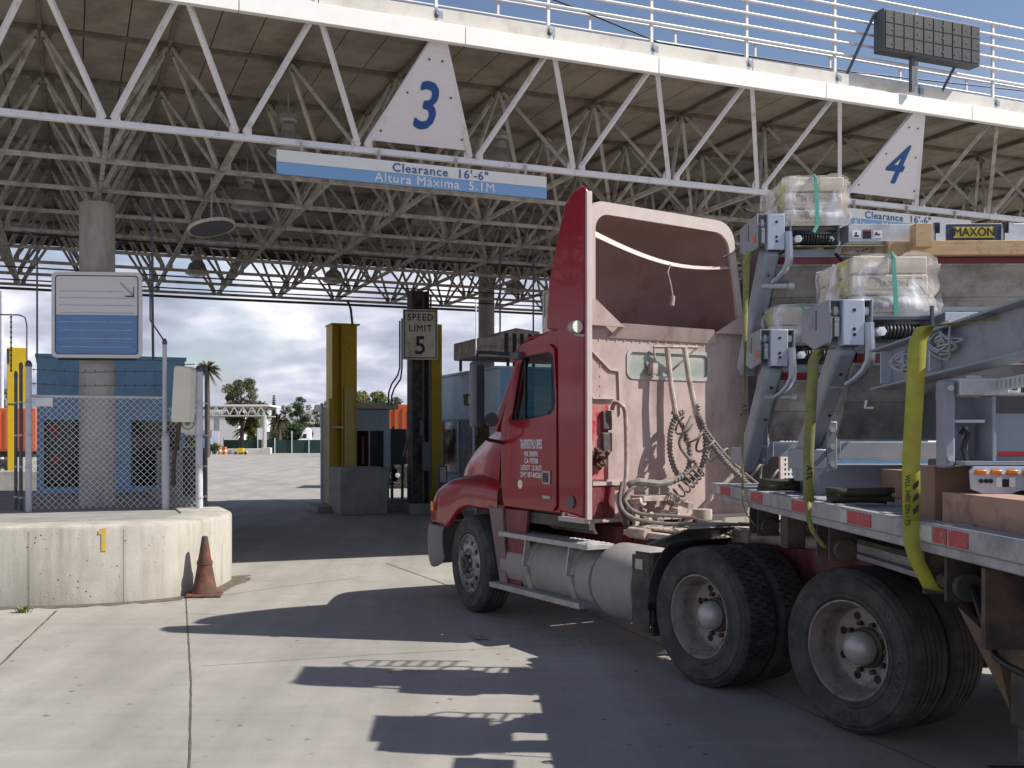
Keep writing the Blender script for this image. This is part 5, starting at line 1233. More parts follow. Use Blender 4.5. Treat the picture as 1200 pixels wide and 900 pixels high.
for s in (-1,1):
    rows=[]
    for y in [3.04,3.1,3.2,3.3,3.45,3.62,3.8,3.95,4.08,4.16,4.22,4.3,4.4,4.5,4.6,4.68,4.74,4.78]:
        zt=interp(zt_f,y); zb=max(zarch(y),.84) if y>3.62 else max(zarch(y),1.08); zb=min(zb,zt-.03); xo=1.165-(max(0,y-4.45)*.35)
        rows.append([(s*.70,y,zt+.06),(s*.86,y,zt+.03),(s*.98,y,zt+.005),(s*(xo-.06),y,zt-.035),(s*(xo-.012),y,zt-.09),(s*xo,y,lerp(zt,zb,.6)),(s*(xo-.004),y,zb),(s*(xo-.04),y,zb-.008)])
    a=MB(); a.grid(rows); a.build('fender',m_red,hood,smooth=60,subd=1)
    # nose cap of the fender
    r=rows[-1]; a=MB(); a.add(r+[(s*.6,4.78,.86)],[tuple(range(len(r)+1))]); a.build('fender_nose',m_red,hood,smooth=0)
    a=MB(); a.prism([(s*.78,4.785,.95),(s*1.0,4.775,.95),(s*1.0,4.72,1.10),(s*.74,4.72,1.12)],(0,.012,0)); a.build('headlight',m_lens,hood)
    # mudguard panel behind the steer wheel
    a=MB(); a.prism([(s*1.165,3.20,1.11),(s*1.165,2.93,1.11),(s*1.165,2.84,.36),(s*1.165,2.96,.33)],(-s*.02,0,0)); a.build('mudguard',m_redd if s>0 else M('scuffed_mudguard',(.20,.13,.13),.6,var=.1,dirt=(.26,.20,.19),damt=.4),trk)
    a=MB(); a.prism([(s*1.14,2.93,1.11),(s*1.14,2.50,1.11),(s*1.14,2.62,.34),(s*1.14,2.84,.34)],(-s*.03,0,0)); a.build('lower_panel',m_redd,trk)
    a=MB(); a.prism([(s*1.14,2.93,1.11),(s*1.165,3.20,1.11),(s*.7,3.22,1.10),(s*.7,2.9,1.10)],(0,0,.03)); a.build('fender_ledge',m_redd,trk)
    a=MB(); a.box(min(s*.45,s*1.1),max(s*.45,s*1.1),3.0,3.02,.4,1.2); a.build('inner_splash_guard',m_black,trk)
a=MB(); a.box(-1.075,1.075,3.05,3.11,1.14,1.93); a.build('firewall',m_black,trk)
# black panels painting the shade in the gap between hood and door
for s in (-1,1):
    a=MB(); a.prism([(s*1.09,3.05,1.12),(s*1.09,3.05,1.90),(s*1.0,3.10,1.9),(s*.96,3.10,1.12)],(0,.015,0)) ; a.build('hood_gap_panel',m_black,trk)
# bumper
rows=[]
for (x,y) in ((-1.14,4.25),(-1.17,4.45),(-1.15,4.65),(-1.05,4.80),(-.8,4.88),(0,4.90),(.8,4.88),(1.05,4.80),(1.15,4.65),(1.17,4.45),(1.14,4.25)):
    cut=.0 if abs(y)>4.4 else .12
    rows.append([(x*.97,y-.03,.84),(x,y,.835),(x*1.005,y+.01,.72),(x,y,.42+cut),(x*.98,y-.04,.36+cut)])
a=MB(); a.grid(rows); a.build('bumper',M('scuffed_grey_bumper',(.17,.165,.165),.5,var=.12,dirt=(.26,.24,.22),damt=.3),trk,smooth=50,subd=1,solid=.01)
a=MB(); a.box(-1.185,-1.165,4.43,4.49,1.0,1.1); a.build('turn_signal',M('amber_lens',(.7,.22,.02),.3),trk)
# mirrors
for s in (-1,1):
    a=MB(); a.box(min(s*1.345,s*1.465),max(s*1.345,s*1.465),2.95,3.08,1.90,2.55); mi=a.build('mirror',M('mirror_shell',(.10,.09,.125),.35,var=.05),trk,bevel=.035)
    a=MB(); a.box(min(s*1.36,s*1.45),max(s*1.36,s*1.45),2.94,2.948,1.94,2.50); a.build('mirror_glass',M('mirror_face',(.06,.06,.075),.15),mi)
    a=MB(); a.tube([(s*1.13,2.72,2.60),(s*1.30,2.95,2.635),(s*1.40,3.0,2.635),(s*1.41,3.0,2.60),(s*1.41,3.0,2.5)],.018,8); a.tube([(s*1.41,3.0,1.92),(s*1.40,3.0,1.84),(s*1.28,2.98,1.78),(s*1.12,2.93,1.75)],.018,8); a.builds('mirror_arm',m_black,mi)
    a=MB(); a.box(min(s*1.12,s*1.2),max(s*1.12,s*1.2),2.58,2.74,2.55,2.62); a.build('arm_bracket',m_postd,mi,bevel=.015)
    a=MB(); a.lathe([(0,0),(.07,.0),(.06,.05),(.03,.07),(0,.07)],o=(s*1.28,2.93,1.98),axis=(0,1,0),n=20); a.build('round_mirror',m_postd,mi)
a=MB(); a.cyl((-1.42,3.0,2.5),(-1.42,3.0,3.15),.006,n=6); a.build('antenna',m_lw,trk)
# ---- hoses on the back wall
a=MB(); a.cyl((-.12,1.90,2.655),(.32,1.80,2.66),.014,n=8); a.cyl((.32,1.80,2.66),(.08,1.90,2.43),.01,n=8); a.cyl((-.12,1.90,2.655),(-.10,1.90,2.40),.01,n=8); a.box(-.16,-.08,1.86,1.94,2.40,2.50); a.builds('hose_hanger',m_beige,trk)
a=MB(); a.tube([(-.02,1.83,2.64),(.0,1.80,2.3),(.04,1.78,2.02)],.026,10); a.tube([(.17,1.81,2.65),(.20,1.78,2.35),(.26,1.74,2.0),(.30,1.72,1.9)],.026,10); a.builds('hose_spring',m_beige,trk)
def spiral(P,r,turns,n=14):
    P=[Vector(p) for p in P]; out=[]; tot=turns*n
    for i in range(tot+1):
        f=i/tot*(len(P)-1); k=min(int(f),len(P)-2); c=P[k].lerp(P[k+1],f-k); d=(P[k+1]-P[k]).normalized(); u=Vector((0,1,0)); x=d.cross(u).normalized(); y=x.cross(d); t_=2*math.pi*i/n
        out.append(c+x*math.cos(t_)*r+y*math.sin(t_)*r)
    return out
def arc(c,rx,rz,a0,a1,y0,y1,n=26): return [(c[0]+rx*math.cos(R(lerp(a0,a1,i/n))),lerp(y0,y1,i/n),c[1]+rz*math.sin(R(lerp(a0,a1,i/n)))) for i in range(n+1)]
h1=[Vector(q) for q in arc((.155,1.72),.185,.32,88,430,1.82,1.68)]
a=MB(); a.tube(h1,.021,10); a.tube(wrapc(h1,.023,.034),.0075,6); a.build('wrapped_hose',m_hose,trk)
h2=crv([(.02,1.80,2.05),(.10,1.77,1.93),(.16,1.74,1.75),(.15,1.72,1.55),(.05,1.70,1.44),(-.10,1.72,1.38),(-.3,1.75,1.36)])
a=MB(); a.tube(h2,.020,10); a.tube(wrapc(h2,.022,.036),.006,6); a.build('wrapped_hose',m_hose,trk)
h3=crv([(.26,1.74,2.12),(.28,1.72,1.92),(.34,1.6,1.72),(.40,1.4,1.5),(.50,1.1,1.27),(.72,.7,1.15),(1.0,.3,1.18)])
a=MB(); a.tube(h3,.024,10); a.tube(wrapc(h3[:26],.026,.030),.007,6); a.tube(crv([(.24,1.76,2.05),(.34,1.62,1.8),(.44,1.4,1.54),(.60,1.0,1.26),(.86,.6,1.22),(1.05,.25,1.24)]),.012,8); a.builds('hose_to_trailer',m_hose,trk)
a=MB(); a.tube(spiral([(-.12,1.72,1.20),(.10,1.68,1.36),(.22,1.65,1.50)],.055,8),.009,6); a.build('coiled_hose',m_hose,trk)
a=MB(); a.tube(spiral([(.05,1.74,1.94),(.20,1.70,1.80),(.38,1.62,1.66),(.60,1.45,1.52),(.82,1.30,1.42)],.085,7,18),.011,6); a.build('coiled_hose',m_hose,trk)
a=MB(); a.tube(crv([(.18,1.72,2.0),(.10,1.7,1.9),(.02,1.7,1.75),(.10,1.68,1.62),(.20,1.68,1.55),(.05,1.7,1.45),(-.2,1.72,1.38),(-.45,1.75,1.36),(-.55,1.78,1.25),(-.5,1.8,1.12)]),.016,8)
a.tube(crv([(-.5,1.80,1.36),(-.42,1.75,1.40),(-.2,1.72,1.38),(.0,1.72,1.42)]),[.03+.006*((i//2)%2) for i in range(19)],8); a.tube(crv([(-.56,1.8,1.4),(-.6,1.78,1.2),(-.52,1.7,1.08),(-.3,1.5,1.03),(-.05,1.3,1.04)]),.018,8); a.tube(crv([(-.53,1.8,1.4),(-.55,1.78,1.24),(-.46,1.7,1.12),(-.25,1.5,1.10),(.0,1.3,1.08)]),.016,8); a.builds('air_hose',m_hose,trk)
a=MB(); a.tube(crv([(-.60,1.90,2.06),(-.60,1.86,2.12),(-.56,1.82,2.10),(-.51,1.82,2.0),(-.50,1.82,1.5),(-.54,1.82,1.3)]),.02,10); a.build('grab_handle',m_beige,trk)
a=MB()
for i in range(9): a.cyl((-.78+rnd.uniform(-.06,.06),1.90,1.62+rnd.uniform(-.09,.09)),(-.76+rnd.uniform(-.06,.06),1.80,1.60+rnd.uniform(-.08,.1)),.02,n=8)
a.box(-.86,-.68,1.88,1.94,1.55,1.68); a.builds('hose_coupling',m_brown,trk)
a=MB()
for i in range(26):
    x,y,z=rnd.uniform(-.5,.1),rnd.uniform(1.7,1.9),rnd.uniform(1.03,1.28); a.cyl((x,y,z),(x+rnd.uniform(-.06,.06),y-rnd.uniform(.02,.12),z+rnd.uniform(-.04,.04)),rnd.uniform(.015,.035),n=8)
a.box(-.38,-.05,1.72,1.92,1.22,1.27); a.box(-.45,-.40,1.75,1.8,.9,1.2); a.builds('valve_block',m_beige,trk,bevel=.004)
a=MB(); a.prism([(-.66,1.80,1.28),(-.58,1.80,1.32),(-.54,1.76,1.1),(-.52,1.70,.86),(-.60,1.74,1.02)],(.02,0,0)); a.build('hanging_rag',m_brown,trk)
a=MB(); a.bar((.02,1.60,1.02),(.92,1.42,1.86),.035); a.build('support_strut',m_beige,trk)
a=MB(); a.cyl((-.1,1.25,1.08),(-.1,1.25,1.17),.085,n=16); a.cyl((.55,1.9,.85),(.55,1.9,1.0),.12,n=16); a.cyl((-.62,1.35,.96),(-.62,1.6,.96),.05,n=12); a.builds('air_canister',m_beige,trk)
# ================================================================ flatbed trailer
TA = -math.atan(.025); TO = Vector((1.845,3.34,0))
TX = Vector((math.cos(TA),math.sin(TA),0)); TY = Vector((-math.sin(TA),math.cos(TA),0))
def tw(x,y,z=0): return TO+TX*x+TY*y+Vector((0,0,z))
trl = thing('flatbed_trailer','aluminium flatbed trailer with red reflective tape along its side rail','trailer',TO,TA)
YF=4.66; YBK=-8.5; DZ=1.445
a=MB(); 
for i in range(11): a.box(.10+i*.2118,.10+(i+1)*.2118-.006,YBK,YF-.06,DZ-.035,DZ-.012)
a.build('deck',m_deck,trl)
for s,x0 in ((0,0.0),(1,2.43)):
    a=MB(); a.box(x0,x0+.10,YBK,YF,DZ-.082,DZ); a.box(x0+(.02 if s==0 else 0),x0+(.10 if s==0 else .08),YBK,YF,DZ-.125,DZ-.083); a.build('side_rail',m_alu,trl,bevel=.006)
a=MB(); a.box(.1,2.43,YF-.06,YF,DZ-.13,DZ-.005); a.build('front_rail',m_alu,trl,bevel=.006)
a=MB(); 
for x in (.62,1.80): a.box(x,x+.14,YBK,3.6,DZ-.16,DZ-.14); a.box(x+.06,x+.08,YBK,3.6,DZ-.40,DZ-.14); a.box(x,x+.14,YBK,3.4,DZ-.43,DZ-.40)
a.builds('main_beam',m_alu,trl)
a=MB(); y=YBK+.2
while y<4.5: a.box(.10,2.42,y,y+.04,DZ-.135,DZ-.04); y+=.41
a.builds('cross_member',m_alu,trl)
a=MB(); a.box(.5,2.05,1.5,4.3,DZ-.30,DZ-.27); a.build('kingpin_plate',m_brown,trl)
for (px0,px1,mt) in ((845,855.5,m_tape),(880,893.5,m_tape),(928,946,m_tape),(994,1021,m_tape),(1071,1092.5,m_tapew),(1094,1109.5,m_tape),(1112.5,1135,m_tape),(1260,1290,m_tape),(840,844,m_tapew),(985,993,m_tapew)):
    def yy(px_): 
        d=(px_-CX)/F_PX; # X = d*Y, on the line x=0 : P=TO+TY*y
        return (d*TO.y-TO.x)/(TY.x-d*TY.y)
    y0,y1=yy(px1),yy(px0); a=MB(); a.box(-.0035,-.0005,y0,y1,DZ-.073,DZ-.012); a.build('reflective_tape',mt,trl,smooth=0)
# stake pockets
for y in (4.2,3.6,3.0,2.4,1.8,1.2,.55,-.1):
    a=MB(); a.box(.015,.095,y,y+.07,DZ-.001,DZ+.006); a.build('stake_pocket',m_alu,trl)
# winches under the rail with strap tails, brackets
for y in (3.5,2.09,.74):
    a=MB(); a.box(.03,.17,y-.11,y-.09,DZ-.30,DZ-.125); a.box(.03,.17,y+.09,y+.11,DZ-.30,DZ-.125); a.cyl((.10,y-.12,DZ-.24),(.10,y+.12,DZ-.24),.032,n=14); a.cyl((.10,y-.16,DZ-.24),(.10,y-.12,DZ-.24),.055,n=18); a.build('winch',m_brown,trl)
a=MB(); a.box(.16,.19,-.3,.60,DZ-.36,DZ-.13); a.box(.02,.16,.30,.33,DZ-.42,DZ-.13); a.build('bracket_plate',m_brown,trl)
a=MB(); a.box(.42,2.3,.42,.46,DZ-.36,DZ-.13); a.builds('outrigger',m_brown,trl)
a=MB(); a.box(1.95,2.38,-4.2,1.3,.55,DZ-.14); a.box(2.1,2.42,1.31,4.4,.40,.98); a.build('sun_block_box',m_brown,trl,bevel=.02)  # boxes added on the right side to keep sun off the ground beneath
# landing gear
for x in (.22,2.15):
    lg=MB(); lg.box(x,x+.17,.36,.53,.70,DZ-.13); o=lg.build('landing_leg',m_brown,trl,bevel=.012)
    a=MB(); a.box(x+.02,x+.15,.38,.51,.56,.70); a.box(x-.06,x+.23,.30,.59,.50,.525); a.box(x+.03,x+.14,.40,.49,.525,.57); a.build('landing_foot',m_dark,o,bevel=.008)
    a=MB(); a.box(x-.05,x-.002,.33,.56,DZ-.37,DZ-.17); a.cyl((x-.075,.5,DZ-.24),(x,.5,DZ-.24),.03,n=10); a.build('gear_box',m_dark,o,bevel=.01)
    a=MB(); a.prism([(x-.02,.6,DZ-.45),(x+.02,1.0,.82+.25),(x+.02,.56,.74)],(.03,0,0)); a.build('brace_plate',M('rusty_brace',(.16,.10,.065),.85,var=.35,scale=9),o)
a=MB(); a.cyl((.30,.45,1.0),(2.2,.45,1.0),.025,n=8); a.build('cross_shaft',m_dark,trl)
a=MB(); a.tube([(.12,.70,1.235),(.12,.62,1.225),(.10,.56,1.20),(.075,.40,1.07),(.055,.30,1.0),(.06,.22,.985),(.06,.05,.98)],.014,8); a.build('crank_handle',m_black,trl)
a=MB()
for i in range(5): a.tube([(.5+.1*i,4.3,1.2),(.45+.1*i,4.8,1.08),(.3,5.0,1.1)],.012,6)
a.builds('air_line',m_hosed,trl)
a=MB(); a.box(.14,.26,3.12,3.26,DZ-.36,DZ-.13); a.build('pad_box',m_dark,trl,bevel=.01)
# trailer axle far behind the camera is left with two wheel pairs
for y in (-6.9,-8.0):
    for x in (.0,2.25):
        a=MB(); a.cyl((x,y,.5),(x+.28,y,.5),.5,n=36); w=a.build('wheel',m_rub,trl,bevel=.03)

# ================================================================ cargo: steel tail lift assemblies
def cthing(name,lab,cat,x,y,z,group=None): return thing(name,lab,cat,tw(x,y,z),TA,group)
def coil(p,q,r,turns,w,n=14):
    p=Vector(p);q=Vector(q); d=q-p; out=[]; tot=turns*n; dn=d.normalized(); u=Vector((0,0,1)); x=dn.cross(u).normalized(); y=x.cross(dn)
    for i in range(tot+1):
        t_=2*math.pi*i/n; out.append(p+d*(i/tot)+x*math.cos(t_)*r+y*math.sin(t_)*r)
    return out
def lift(x,y,z,lab,arm=(.14,.50,-.75),beam=True,tagc=False,plate_h=1.0,lowbar=None,deckz=None):
    t=cthing('tail_lift',lab,'tail lift',x,y,z,'grey steel tail lift assemblies stacked on the trailer')
    W,H,D=.232,.225,.46
    a=MB(); a.prism([(0,0,0),(0,0,H),(0,D,H-.01),(0,D,.05),(0,.25,-.02)],(.010,0,0)); a.box(.0105,W-.0105,0,D,H-.010,H); a.box(W-.010,W,0,D,.10,H); a.build('end_box',m_pgrey,t,bevel=.003)
    a=MB(); a.box(-.0025,-.0005,.20,.215,.08,.19); a.build('slot_mark',m_postd,t)
    if tagc: a=MB(); a.box(-.003,-.0006,.03,.10,.04,.09); a.build('orange_sticker',M('orange_sticker_paint',(.75,.14,.02),.5),t)
    a=MB(); a.box(.068,.180,-.022,-.012,-.02,H-.005); a.box(.068,.076,-.011,.07,-.02,H-.005); a.box(.172,.180,-.011,.07,-.02,H-.005); br=a.build('bracket',m_pgreyl,t,bevel=.006)
    a=MB()
    for zz_ in (.165,.065,.036): a.cyl((.126,-.0235,zz_),(.126,-.020,zz_),.0095,n=14)
    a.builds('bolt_hole',m_black,br)
    a=MB(); a.cyl((.012,.05,.165),(.225,.05,.165),.02,n=12); a.cyl((.03,.03,.165),(.05,.03,.165),.03,n=8); a.cyl((.19,.03,.165),(.215,.03,.165),.026,n=8); a.box(.035,.06,.01,.05,.03,.13); a.cyl((.045,.0,.12),(.045,.03,.12),.014,n=8); a.builds('pivot_bolt',m_galv,t,bevel=.002)
    # arm (box section going down and back)
    dx,dy,dz=arm; A=Vector((.105,.06,.0)); B=Vector((.105+dx-.14,.06+dy,dz)); d=(B-A).normalized()
    a=MB(); a.bar(A,B,.105,.15); o=a.build('lift_arm',m_pgrey,t,bevel=.022)
    a=MB(); C_=A.lerp(B,.3); a.cyl(C_+Vector((-.03,-.09,0)),C_+Vector((.19,-.09,0)),.019,n=14); a.cyl(C_+Vector((.15,-.09,0)),C_+Vector((.185,-.09,0)),.028,n=14); a.builds('roller_pin',m_galv,o)
    a=MB(); a.cyl(A.lerp(B,.2)+Vector((.0,-.10,-.02)),A.lerp(B,.2)+Vector((0,-.085,-.02)),.008,n=8); a.cyl(A.lerp(B,.5)+Vector((.02,-.10,-.02)),A.lerp(B,.5)+Vector((.02,-.085,-.02)),.008,n=8); a.builds('arm_bolt',m_black,o)
    # bent link
    a=MB(); a.tube([(.205,-.01,.10),(.207,-.01,.04),(.212,-.01,-.06),(.212,.0,-.10),(.195,.03,-.15),(.165,.07,-.19),(.13,.11,-.22)],[.028,.028,.028,.028,.026,.022,.018],10); a.build('bent_link',M('pale_link_steel',(.34,.37,.43),.25,metal=.7,var=.08),t)
    # shelf and spring
    a=MB(); a.box(.234,.56,.02,.50,.118,.138); a.box(.234,.56,.46,.50,.0,.118); a.box(.535,.55,-.004,.02,.03,.19); a.build('shelf',m_postd,t,bevel=.002)
    a=MB(); a.tube(coil((.29,.04,.055),(.50,.04,.055),.034,11,.0),.0075,6); a.cyl((.25,.04,.055),(.53,.04,.055),.012,n=8); a.build('spring',m_black,t)
    a=MB(); a.cyl((.275,-.01,.055),(.275,.05,.055),.026,n=6); a.cyl((.275,-.014,.055),(.275,-.008,.055),.011,n=10); a.cyl((.50,.01,.055),(.50,.06,.055),.02,n=6); a.builds('spring_nut',m_lw,t)
    a=MB(); a.box(.235,.56,.07,.50,-.02,-.004); a.box(.235,.56,.066,.09,-.045,-.02); a.tube([(.545,.03,.06),(.555,.02,.03),(.545,.02,.0),(.53,.03,-.03)],.008,6); a.build('lower_plate',m_pgrey,t)
    # cross beam
    if beam:
        a=MB(); a.box(.62,2.36,.03,.13,.040,.158); a.builds('main_beam',m_galv,t,bevel=.004)
        a=MB(); a.prism([(.48,.1,-.03),(.62,.03,.04),(.62,.03,.158),(.5,.1,.10)],(0,.03,0)); a.build('beam_end',m_postd,t)
    a=MB(); a.box(.17,2.34,.06,.20,-.110,-.060); a.build('red_beam',m_cred,t,bevel=.003)
    a=MB(); a.box(.17,2.34,.058,.20,-.058,-.047); a.build('beam_cap',m_pgrey,t)
    # grating and hose loop behind the cartons
    a=MB(); gx0,gx1,gy=.50,1.25,.62
    a.bar((gx0,gy,.25),(gx1,gy,.25),.022); a.bar((gx0,gy+.2,.25),(gx1,gy+.2,.25),.022); a.bar((gx1-.02,gy,.0),(gx1-.02,gy,.25),.02)
    k_=gx0
    while k_<gx1: a.bar((k_,gy,.25),(k_+.05,gy+.2,.25),.016); k_+=.125
    a.build('rear_grating',m_pgrey,t,smooth=0)
    a=MB(); a.tube(crv([(.52,gy+.20,.25),(.40,gy+.22,.25),(.31,gy+.16,.25),(.29,gy+.08,.25),(.33,gy-.0,.24),(.28,gy-.08,.22),(.24,gy-.10,.15)]),.012,6); a.build('hose_loop',m_hosed,t)
    # folded platform: ribbed aluminium plate leaning back
    a=MB(); n=max(1,int(round(4*plate_h))); y0,z0=.06,-.115; dy_,dz_=.125,-.20
    for i in range(n):
        p0=Vector((.15,y0+i*dy_,z0+i*dz_)); p1=p0+Vector((0,dy_*.985,dz_*.985)); a.add([p0,p0+Vector((2.2,0,0)),p1+Vector((2.2,0,0)),p1,p0+Vector((0,.03,.02)),p0+Vector((2.2,.03,.02)),p1+Vector((2.2,.03,.02)),p1+Vector((0,.03,.02))],[(0,1,2,3),(4,7,6,5),(0,4,5,1),(1,5,6,2),(2,6,7,3),(3,7,4,0)])
    a.bar((.15,y0-.01,z0),(2.35,y0-.01,z0),.022,.012); a.build('platform_plate',m_plate,t,smooth=0)
    if lowbar:
        lx,ly,lz=lowbar
        a=MB(); a.box(lx,2.34,ly,ly+.012,lz,lz+.10); a.box(lx,2.34,ly,ly+.20,lz-.012,lz); a.box(lx,2.34,ly+.19,ly+.20,lz,lz+.10); lb=a.build('lower_bar',m_pgreyl,t,bevel=.003)
        a=MB(); a.prism([(lx-.09,ly-.01,lz-.09),(lx-.01,ly-.01,lz+.0),(lx-.01,ly-.01,lz+.12),(lx+.01,ly-.01,lz+.28),(lx-.03,ly-.01,lz+.10)],(0,.012,0)); a.build('gusset',m_pgrey,lb)
        a=MB(); a.box(lx-.33,lx-.20,ly-.35,ly-.02,lz-.06,lz+.06); a.box(lx-.20,lx-.14,ly-.35,ly-.25,lz-.06,lz+.22)
        a.builds('motor_box',m_pgrey,lb,bevel=.008)
        a=MB()
        for zz_ in (-.03,.07,.17): a.cyl((lx-.17,ly-.365,lz+zz_),(lx-.17,ly-.34,lz+zz_),.014,n=8)
        a.builds('bolt',m_galv,lb)
    return t
tA=lift(.052,3.50,3.07,'highest tail lift end with an orange sticker, topped by the tallest carton stack',arm=(.10,.50,-.80),tagc=True)
tB=lift(.045,3.40,2.285,'rear lower tail lift end with an orange sticker, directly under the highest one',arm=(.10,.55,-.70),tagc=True,plate_h=.5,lowbar=(.36,.95,-.62))
tC=lift(.048,2.05,2.295,'nearest and largest looking tail lift end, standing in front of the other two',arm=(.16,.85,-.72),beam=True,plate_h=.45,lowbar=(.36,.86,-.63))
tag(tA.children[0])
# name label, decals and straps on the upper beam
bm_=[c for c in tA.children if c.name.startswith('main_beam')][0]
a=MB(); a.box(1.27,1.63,.024,.029,.044,.154); a.build('label_panel',M('label_navy',(.02,.035,.075),.5),bm_,smooth=0)
a=MB(); a.box(1.315,1.585,.0205,.0235,.062,.134); a.build('label_field',M('label_yellow',(.70,.55,.05),.5),bm_,smooth=0)
text('label_lettering','MAXON',m_inkk,.082,bm_,(1.45,.0185,.097),(1,0,0),(0,0,1),.002,bold=.0020,sx=.90)
a=MB(); a.box(.645,.70,.027,.0295,.065,.115); a.box(.785,.84,.027,.0295,.065,.115); a.builds('warning_decal',m_lw,bm_,smooth=0)
a=MB(); a.box(.655,.69,.0255,.0268,.073,.083); a.box(.665,.675,.0255,.0268,.083,.105); a.box(.795,.83,.0255,.0268,.083,.093); a.box(.80,.81,.0255,.0268,.093,.105); a.build('warning_figure',m_inkk,bm_,smooth=0)
a=MB(); a.box(.715,.77,.027,.0295,.06,.12); a.build('warning_text_panel',m_inkk,bm_,smooth=0); a=MB(); a.box(.715,.77,.0255,.0268,.108,.12); a.build('warning_header',m_tape,bm_,smooth=0)
a=MB(); a.box(1.07,1.175,.027,.0295,.065,.125); a.build('flag_sticker',m_ink2,bm_,smooth=0)
a=MB()
for i in range(5): a.box(1.14,1.173,.0255,.0268,.068+i*.011,.073+i*.011)
a.build('flag_stripe',m_lw,bm_,smooth=0)
for x in (1.19,1.645):
    a=MB(); a.box(x,x+.035,.018,.023,-.035,.162); a.box(x,x+.035,.02,.14,.160,.164); a.build('buckle_strap',m_black,bm_,smooth=0); a=MB(); a.box(x+.03,x+.065,.012,.017,.04,.16); a.box(x+.002,x+.03,.010,.016,.03,.09); a.builds('buckle',m_galv,bm_)
def wood(x0,x1,y0,y1,z0,z1,lab,mat=m_wood,name='timber',cat='timber',rz=0):
    t=MB(); t.box(0,x1-x0,0,y1-y0,0,z1-z0); o=t.build(name,mat,None,bevel=.004); o.location=tw(x0,y0,z0); o.rotation_euler=(0,0,TA+rz); return tag(o,lab,cat)
wood(.92,2.35,3.49,3.60,3.012,3.108,'long pine plank under the highest beam with the yellow label')
wood(1.055,1.165,3.38,3.475,3.045,3.20,'short upright timber block in front of the highest beam')
wood(.30,.42,3.78,3.9,2.52,2.60,'small sawn timber block on the rear lower tail lift')
# dark tie-down bands on the platform
a=MB(); pts=[tw(.56,3.46,3.02),tw(.62,3.46,2.95),tw(.50,3.75,2.60),tw(.36,3.95,2.35)]
for p,q in zip(pts,pts[1:]): a.bar(p,q,.05,.006)
tag(a.build('black_band',m_black,smooth=0),'black band looped round the highest red beam','strap')
a=MB()
for q in ((.545,3.452),(.675,3.452)): p=tw(q[0],q[1],2.945); a.bar(p,p+Vector((-.02,0,-.06)),.03,.006)
tag(a.build('edge_protector',m_lw,smooth=0),'white edge protectors under the black band','protector')

# cartons wrapped in film
def film_mat():
    m=bpy.data.materials.new('crumpled_clear_film'); m.use_nodes=True; t=m.node_tree; t.nodes.clear(); o=N(t,'ShaderNodeOutputMaterial'); tr=N(t,'ShaderNodeBsdfTransparent'); b=N(t,'ShaderNodeBsdfPrincipled')
    b.inputs['Base Color'].default_value=(.88,.86,.84,1); b.inputs['Roughness'].default_value=.16; b.inputs['Coat Weight'].default_value=.4
    c=N(t,'ShaderNodeTexCoord'); n=N(t,'ShaderNodeTexNoise'); n.inputs['Scale'].default_value=5; n.inputs['Detail'].default_value=4; n.inputs['Distortion'].default_value=.7; t.links.new(c.outputs['Object'],n.inputs['Vector'])
    v=N(t,'ShaderNodeTexVoronoi'); v.feature='DISTANCE_TO_EDGE'; v.inputs['Scale'].default_value=11; t.links.new(c.outputs['Object'],v.inputs['Vector'])
    bp=N(t,'ShaderNodeBump'); bp.inputs['Strength'].default_value=.9; bp.inputs['Distance'].default_value=.03; t.links.new(n.outputs['Fac'],bp.inputs['Height']); t.links.new(bp.outputs[0],b.inputs['Normal'])
    mr=N(t,'ShaderNodeMapRange'); mr.inputs['From Min'].default_value=.46; mr.inputs['From Max'].default_value=.64; mr.inputs['To Min'].default_value=.22; mr.inputs['To Max'].default_value=.92; t.links.new(n.outputs['Fac'],mr.inputs['Value'])
    mx=N(t,'ShaderNodeMixShader'); t.links.new(mr.outputs[0],mx.inputs[0]); t.links.new(tr.outputs[0],mx.inputs[1]); t.links.new(b.outputs[0],mx.inputs[2]); t.links.new(mx.outputs[0],o.inputs[0]); return m
m_film=film_mat(); m_green=M('green_plastic_band',(.10,.42,.32),.5); m_ylab=M('yellow_label_paper',(.62,.58,.10),.6,var=.1); m_prn=M('carton_print',(.19,.155,.13),.8)
